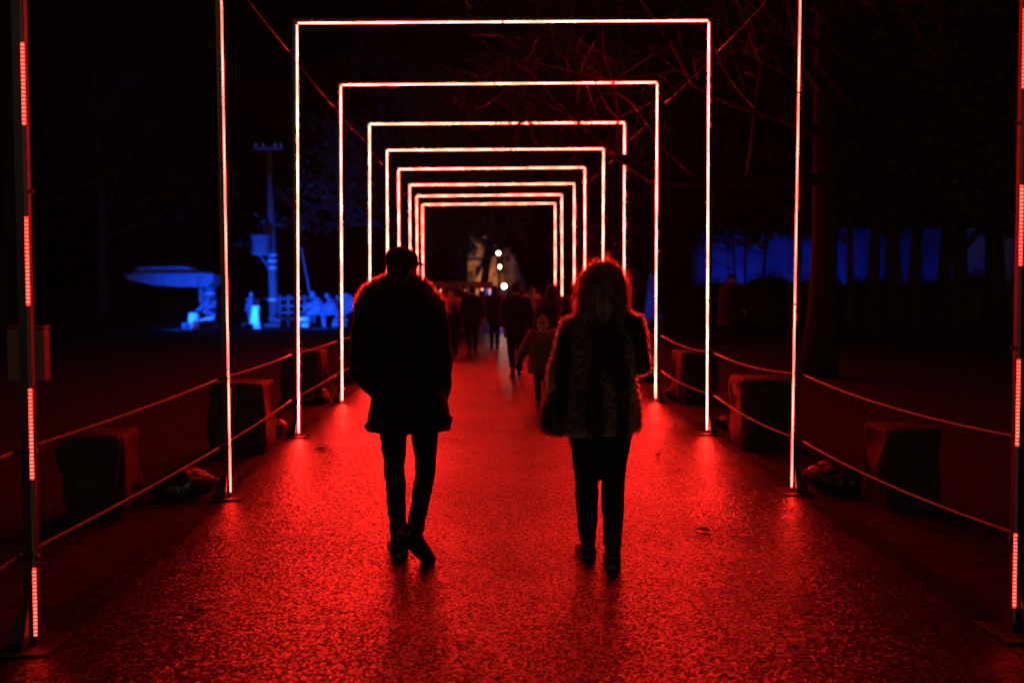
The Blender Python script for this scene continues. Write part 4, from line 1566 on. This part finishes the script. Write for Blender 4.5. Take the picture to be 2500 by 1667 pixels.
# ---------- the woman in front
WO = Vector((0.462, 5.636, 0))
wom = empty('person', WO, 'woman with curly hair in short patterned fur coat walking away on the right', 'person', 'walking couple')
JW = dict(pelvis=(-.01, 0, .89), neck=(.0, .01, 1.42), sh_l=(-.165, 0, 1.345), sh_r=(.165, 0, 1.35),
          el_l=(-.225, -.02, 1.10), wr_l=(-.245, .05, .865), el_r=(.205, -.03, 1.15), wr_r=(.11, .2, 1.18),
          hd_l=(.02, .05, -1), th_l=(.2, 1, 0), hd_r=(-.6, .6, .3), th_r=(0, .2, 1),
          hp_l=(-.095, 0, .88), kn_l=(-.085, .06, .48), an_l=(-.072, .10, .095), to_l=(-.085, .24, .035),
          hp_r=(.078, 0, .88), kn_r=(.066, .03, .48), an_r=(.045, -.12, .105), to_r=(.058, .02, .035))
body_mesh(JW, (.0, .02, 1.565), .1, .95, .009, wom, .6, .95)
bm = bmesh.new()
stack(bm, [(-.07, 0, .775, .265, .20, 2.3), (-.07, 0, .80, .275, .205, 2.3), (-.068, 0, .87, .272, .20, 2.2), (-.06, 0, .98, .252, .19, 2.2), (-.05, 0, 1.09, .222, .175, 2.1), (-.02, 0, 1.2, .2, .16, 2.1),
           (-.005, 0, 1.3, .195, .145, 2.1), (0, 0, 1.37, .172, .125), (0, .005, 1.42, .11, .1), (0, .01, 1.47, .08, .08)], 40)
for s, b in (('l', (.088, .08, .076, .078, .08, .075)), ('r', (.088, .078, .072, .072, .066, .06))):
    sh, el, wr = Vector(JW['sh_' + s]), Vector(JW['el_' + s]), Vector(JW['wr_' + s])
    tube(bm, [lerp((0, 0, 1.38), sh, .55), sh, lerp(sh, el, .5), el, lerp(el, wr, .5), lerp(el, wr, .92)], list(b), 18)
fcoat = remeshed('fur_coat', bm, M['furskin'], wom, .010, 4, .013, 9, (1, 1, .6), 8.0)
spikes('coat_fur', fcoat, M['fur'], wom, 72000, .032, 9, None, (0, 0, -.5), .0017, .4, .5)
trousers(JW, wom, M['trouser'], .01, 1.14, .045, .98, 4.5)
shoe(JW['an_l'], JW['to_l'], wom, M['leather'], .007, 1.0, .10)
shoe(JW['an_r'], JW['to_r'], wom, M['leather'], .007, 1.02, .10)
# hair: a full mass and loose wavy locks
bm = bmesh.new()
stack(bm, [(0, -.03, 1.405, .095, .05), (-.004, -.03, 1.43, .128, .078), (-.004, -.02, 1.48, .138, .108), (0, -.01, 1.55, .136, .122), (.002, 0, 1.615, .125, .124), (.002, 0, 1.66, .104, .108), (0, 0, 1.695, .066, .07), (0, 0, 1.712, .02, .02)], 32)
hm = remeshed('hair', bm, M['hairbase'], wom, .009, 2, .020, 17, (1, 1, .8), 2.0)


def locks(src, n, seed, parent, m, base_len, width, top):
    rnd = random.Random(seed)
    verts, faces = [], []
    vs = src.data.vertices
    for i in range(n):
        v = vs[rnd.randrange(len(vs))]
        p, nn = v.co.copy(), v.normal.copy()
        if p.z < top - .3:
            continue
        L = base_len * rnd.uniform(.5, 1.3)
        ph, fr, am = rnd.random() * 6.28, rnd.uniform(1.6, 3.4), rnd.uniform(.008, .024)
        side = nn.cross(Vector((0, 0, 1)))
        if side.length < .1:
            side = Vector((1, 0, 0))
        side.normalize()
        d = (nn * rnd.uniform(.45, 1.0) + Vector((0, 0, -.2 if p.z < top - .08 else .25)) + Vector((rnd.gauss(0, .2), rnd.gauss(0, .2), 0))).normalized()
        q = p - nn * .01
        ns = 9
        prev = None
        for j in range(ns + 1):
            t = j / ns
            c = q + nn.cross(side) * (am * math.cos(ph + fr * 6.28 * t) * t) + side * (am * math.sin(ph + fr * 6.28 * t) * (0.3 + t))
            k = len(verts)
            w = width * (1 - .7 * t)
            verts += [c - side * w, c + side * w]
            if j:
                faces.append((k - 2, k - 1, k + 1, k))
            d = (d + Vector((0, 0, -.34))).normalized()
            q = q + d * (L / ns)
    me = bpy.data.meshes.new('loose_locks')
    me.from_pydata(verts, [], faces)
    o = link('loose_locks', me, parent, m)
    o['kind'] = 'stuff'
    return o


locks(hm, 6500, 12, wom, M['hair'], .085, .0018, 1.72)
locks(hm, 200, 13, wom, M['hair'], .15, .002, 1.72)


# ---------- the crowd
def person(loc, h, label, coat_m, stride=.35, lead=1, hat='hair', rz=0.0, arms=((-.03, .02), (.03, .02)), bulk=1.0, hem=None, hat_m=None, hyaw=0.0, trous=None, flare=1.0, vox=.016, group='people walking ahead through the arches', seed=1.0):
    k = h / 1.75
    P = empty('person', loc, label, 'person', group, rz)
    J = joints(h, stride, lead, arms)
    hc = Vector((J['neck'][0], .02, h - .115 * k))
    kid = h < 1.3
    hs = k * (1.22 if kid else 1.0)
    if kid:
        hc.z = h - .115 * hs
        J['neck'] = (0, .015, h - .25 * hs)
    body_mesh(J, hc, hyaw, hs, max(vox * .8, .011), P, .7, k)
    jacket(J, P, coat_m, vox, k, (hem or .74 * k), bulk * 1.2, flare, seed)
    trousers(J, P, trous or M['trouser'], vox, 1.22, .055, k, seed)
    for s in ('l', 'r'):
        shoe(J['an_' + s], J['to_' + s], P, M['leather'], .011, k, .05 * k)
    Mx = Matrix.Translation(hc) @ Matrix.Rotation(hyaw, 4, 'Z') @ Matrix.Scale(hs, 4)
    bm = bmesh.new()
    if hat == 'hair':
        stack(bm, [(0, -.03, -.06, .062, .06), (0, -.02, -.03, .079, .082), (0, -.012, .02, .086, .1), (0, -.008, .07, .08, .098), (0, -.008, .105, .055, .07), (0, -.008, .124, .018, .022)], 24)
    elif hat == 'long':
        stack(bm, [(0, -.06, -.26, .08, .03), (0, -.055, -.2, .105, .05), (0, -.045, -.1, .1, .065), (0, -.02, -.02, .095, .09), (0, -.01, .04, .092, .105), (0, -.008, .085, .075, .09), (0, -.008, .125, .018, .022)], 24)
    elif hat == 'beanie':
        stack(bm, [(0, -.005, .01, .082, .104), (0, -.005, .035, .088, .110), (0, -.005, .045, .084, .105), (0, -.008, .09, .072, .09), (0, -.01, .125, .04, .05), (0, -.01, .14, .012, .014)], 24)
        ball(bm, (0, -.01, .155), .028, .028, .026, 2)
    elif hat == 'hood':
        stack(bm, [(0, -.03, -.15, .12, .1), (0, -.03, -.09, .105, .1), (0, -.02, 0, .102, .108), (0, -.015, .06, .095, .108), (0, -.015, .11, .062, .078), (0, -.015, .14, .02, .022)], 24)
    elif hat == 'cap':
        stack(bm, [(0, 0, .015, .083, .104), (0, 0, .07, .083, .105), (0, -.005, .1, .066, .085), (0, -.01, .124, .014, .018)], 24)
        tube(bm, [(0, .08, .022), (0, .13, .016), (0, .165, .008)], [(.075, .008), (.068, .007), (.04, .005)], 14, flat=(1, 0, 0))
    for v in bm.verts:
        v.co = Mx @ v.co
    nm = {'hair': 'hair', 'long': 'hair', 'beanie': 'knitted_hat', 'hood': 'hood', 'cap': 'cap'}[hat]
    remeshed(nm, bm, hat_m or (M['hairbase'] if hat in ('hair', 'long') else coat_m), P, .01, 2, .004, 25, (1, 1, 1), seed)
    return P


person((0.565, 13.30, 0), 1.20, 'small child in padded jacket and knitted hat walking beside the woman', M['coat_kid'], .2, -1, 'beanie', 0, ((-.16, .06), (.04, .03)), 1.32, .46, M['knit'], trous=M['coat_b'], vox=.011, seed=2.0)
person((0.36, 18.1, 0), 1.70, 'tall dark adult just left of the child, one foot lifted', M['coat_c'], .55, 1, 'hair', 0, ((.0, .12), (.10, -.02)), 1.05, seed=3.0)
person((0.95, 17.2, 0), 1.66, 'person with loose shoulder-length hair above the child', M['coat_b'], .3, -1, 'long', 0, bulk=1.1, hat_m=M['coat_b'], seed=4.0)
person((1.25, 15.2, 0), 1.72, 'dark hatted person half hidden behind the woman', M['coat_c'], .3, 1, 'hood', 0, bulk=1.15, seed=5.0)
person((-0.52, 24.7, 0), 1.68, 'dark person in the middle of the path, legs apart, left of centre', M['coat_c'], .25, 1, 'hair', 0, bulk=1.12, seed=6.0)
person((0.06, 27.0, 0), 1.68, 'dark hooded person farther off in the centre of the path', M['coat_c'], .2, -1, 'hood', 0, bulk=1.1, seed=7.0)
person((-1.08, 26.6, 0), 1.62, 'person in bright red jacket just right of the man', M['coat_red'], .2, 1, 'hair', 2.9, bulk=1.15, trous=M['coat_c'], seed=8.0)
person((-0.93, 24.2, 0), 1.22, 'dark child in front of the person in red', M['coat_c'], .25, 1, 'hood', .2, bulk=1.1, seed=9.0)
person((0.80, 29.5, 0), 1.66, 'person in pale jacket partly hidden behind the tall dark adult', M['coat_pale'], .2, 1, 'beanie', 2.6, hat_m=M['coat_pale'], seed=10.0)
person((1.05, 27.5, 0), 1.6, 'far person in red beside the pale jacket', M['coat_red'], .2, -1, 'hair', 2.8, seed=11.0)
person((-1.35, 31.0, 0), 1.66, 'far person at the red stall on the left', M['coat_red'], .1, 1, 'hair', 1.8, seed=12.0)
person((1.35, 32.5, 0), 1.7, 'far person in cream jacket under the last arch', M['coat_pale'], .1, 1, 'hair', 3.0, seed=13.0)
person((-0.85, 30.5, 0), 1.74, 'far dark person between the two dark figures left of centre', M['coat_c'], .2, 1, 'cap', 0.1, seed=15.0)
person((0.66, 24.6, 0), 1.62, 'dark person walking right beside the tall adult, farther off', M['coat_c'], .3, -1, 'long', -.1, hat_m=M['coat_c'], seed=16.0)
person((1.35, 22.6, 0), 1.7, 'dark person near the right posts behind the hatted one', M['coat_c'], .3, 1, 'beanie', 0, seed=17.0)
person((-1.55, 28.6, 0), 1.72, 'dark person near the left posts, beyond the person in red', M['coat_c'], .2, -1, 'hair', .2, seed=18.0)
person((0.95, 34.6, 0), 1.68, 'far dark person just beyond the last arch', M['coat_c'], .2, 1, 'hood', 0, seed=19.0)
rp = person((6.3, 26.1, 0), 1.98, 'big dark person in cap and wide cape standing on the lawn behind the right ropes', M['coat'], .0, 1, 'cap', -1.2, ((-.16, .05), (.16, .05)), 1.55, .62, M['coat_c'], flare=1.15, group='bystanders on the lawn', seed=14.0)

# mannequin figures in the blue display
for (px, h, rz, lb, st, cm) in ((590, 1.55, 2.8, 'blue lit standing figure left of the utility pole', .25, 'grey'), (606, 1.25, 2.2, 'short blue lit figure leaning against the utility pole', .1, 'grey')):
    q = person((BX(px), BY - .9, 0), h, lb, M[cm], st, 1, 'hair', rz, group='figures in the blue display', hat_m=M[cm], trous=M[cm], seed=px)
for (px, s, lb) in ((733, 1.0, 'blue lit crouching bundle figure left of the second arch post group'), (765, .95, 'blue lit hunched bundle figure beside the round disc')):
    bm = bmesh.new()
    stack(bm, [(0, 0, .55, .42, .3), (0, 0, .62, .45, .32), (.02, 0, .85, .38, .3), (.05, 0, 1.1, .28, .24), (.06, 0, 1.28, .14, .14), (.06, 0, 1.34, .08, .08)], 20)
    ball(bm, (-.12, -.08, 1.45), .12, .13, .14, 3)
    tube(bm, [(-.12, -.06, 1.38), (.0, -.02, 1.2)], .07, 8)
    tube(bm, [(.3, -.1, .65), (.38, -.15, .3), (.36, -.15, 0)], [.12, .09, .08], 8)
    tube(bm, [(-.3, -.1, .65), (-.3, -.15, .3), (-.28, -.15, 0)], [.12, .09, .08], 8)
    tube(bm, [(-.2, -.2, 1.05), (-.42, -.35, .85), (-.45, -.4, .7)], [.09, .08, .06], 8)
    for v in bm.verts:
        v.co *= s
    o = remeshed('statue', bm, M['grey'], None, .025, 2, .02, 6, (1, 1, 1), px)
    o.location = (BX(px), BY - .8, 0)
    tag(o, lb, 'statue', 'figures in the blue display')
# bright pale gown figure: flared skirt of cloth with a slit
bm = bmesh.new()
stack(bm, [(-.02, 0, 0.0, .30, .2), (-.02, 0, .12, .27, .18), (.0, 0, .4, .19, .14), (.03, 0, .75, .15, .12), (.05, 0, .9, .17, .12), (.06, 0, .97, .12, .1)], 24)
tube(bm, [(-.15, -.1, .05), (-.34, -.15, .05)], [.1, .07], 8)
o = remeshed('gown', bm, M['white'], None, .022, 2, .03, 6, (1.5, 1.5, .4), 2.0)
o.location = (BX(611), BY - 2.2, 0)
tag(o, 'bright cyan lit pale gown standing before the utility pole', 'gown')

floodlight((BX(607), BY - 3.3, 0), (BX(611), BY - 2.2, .6), (0.0, 0.10, 1.0), 70, 'small added blue light that brightens the pale gown', M['lensblue'], 70, .7)  # extra lamp added close by to lift the gown to cyan
floodlight((BX(707), BY - 2.6, 0), (BX(707), BY - 1.2, .3), (0.0, 0.10, 1.0), 45, 'small added blue light that brightens the cyan logs', M['lensblue'], 60, .7)  # extra lamp added to brighten the pale logs
floodlight((BX(470), BY - 2.6, 0), (BX(470), BY - 1.5, .5), (0.0, 0.09, 1.0), 28, 'small added blue light that brightens the pale barrel', M['lensblue'], 60, .7)  # extra lamp added to brighten the barrel

# ------------------------------------------------------------------ damp night air
bm = bmesh.new()
box(bm, -40, 40, -9, 76, -1.2, 17)
hz = build('haze', bm, None)
hm_ = bpy.data.materials.new('damp_air')
hm_.use_nodes = True
hn = hm_.node_tree
hn.nodes.clear()
ho = nd(hn, 'ShaderNodeOutputMaterial')
hv = nd(hn, 'ShaderNodeVolumePrincipled')
hv.inputs['Color'].default_value = (0.9, 0.9, 0.92, 1)
hv.inputs['Density'].default_value = 0.0002
hv.inputs['Anisotropy'].default_value = 0.35
hn.links.new(hv.outputs[0], ho.inputs['Volume'])
hz.data.materials.append(hm_)
hz['kind'] = 'stuff'
tag(hz, 'thin damp night air glowing red round the arches', 'haze')
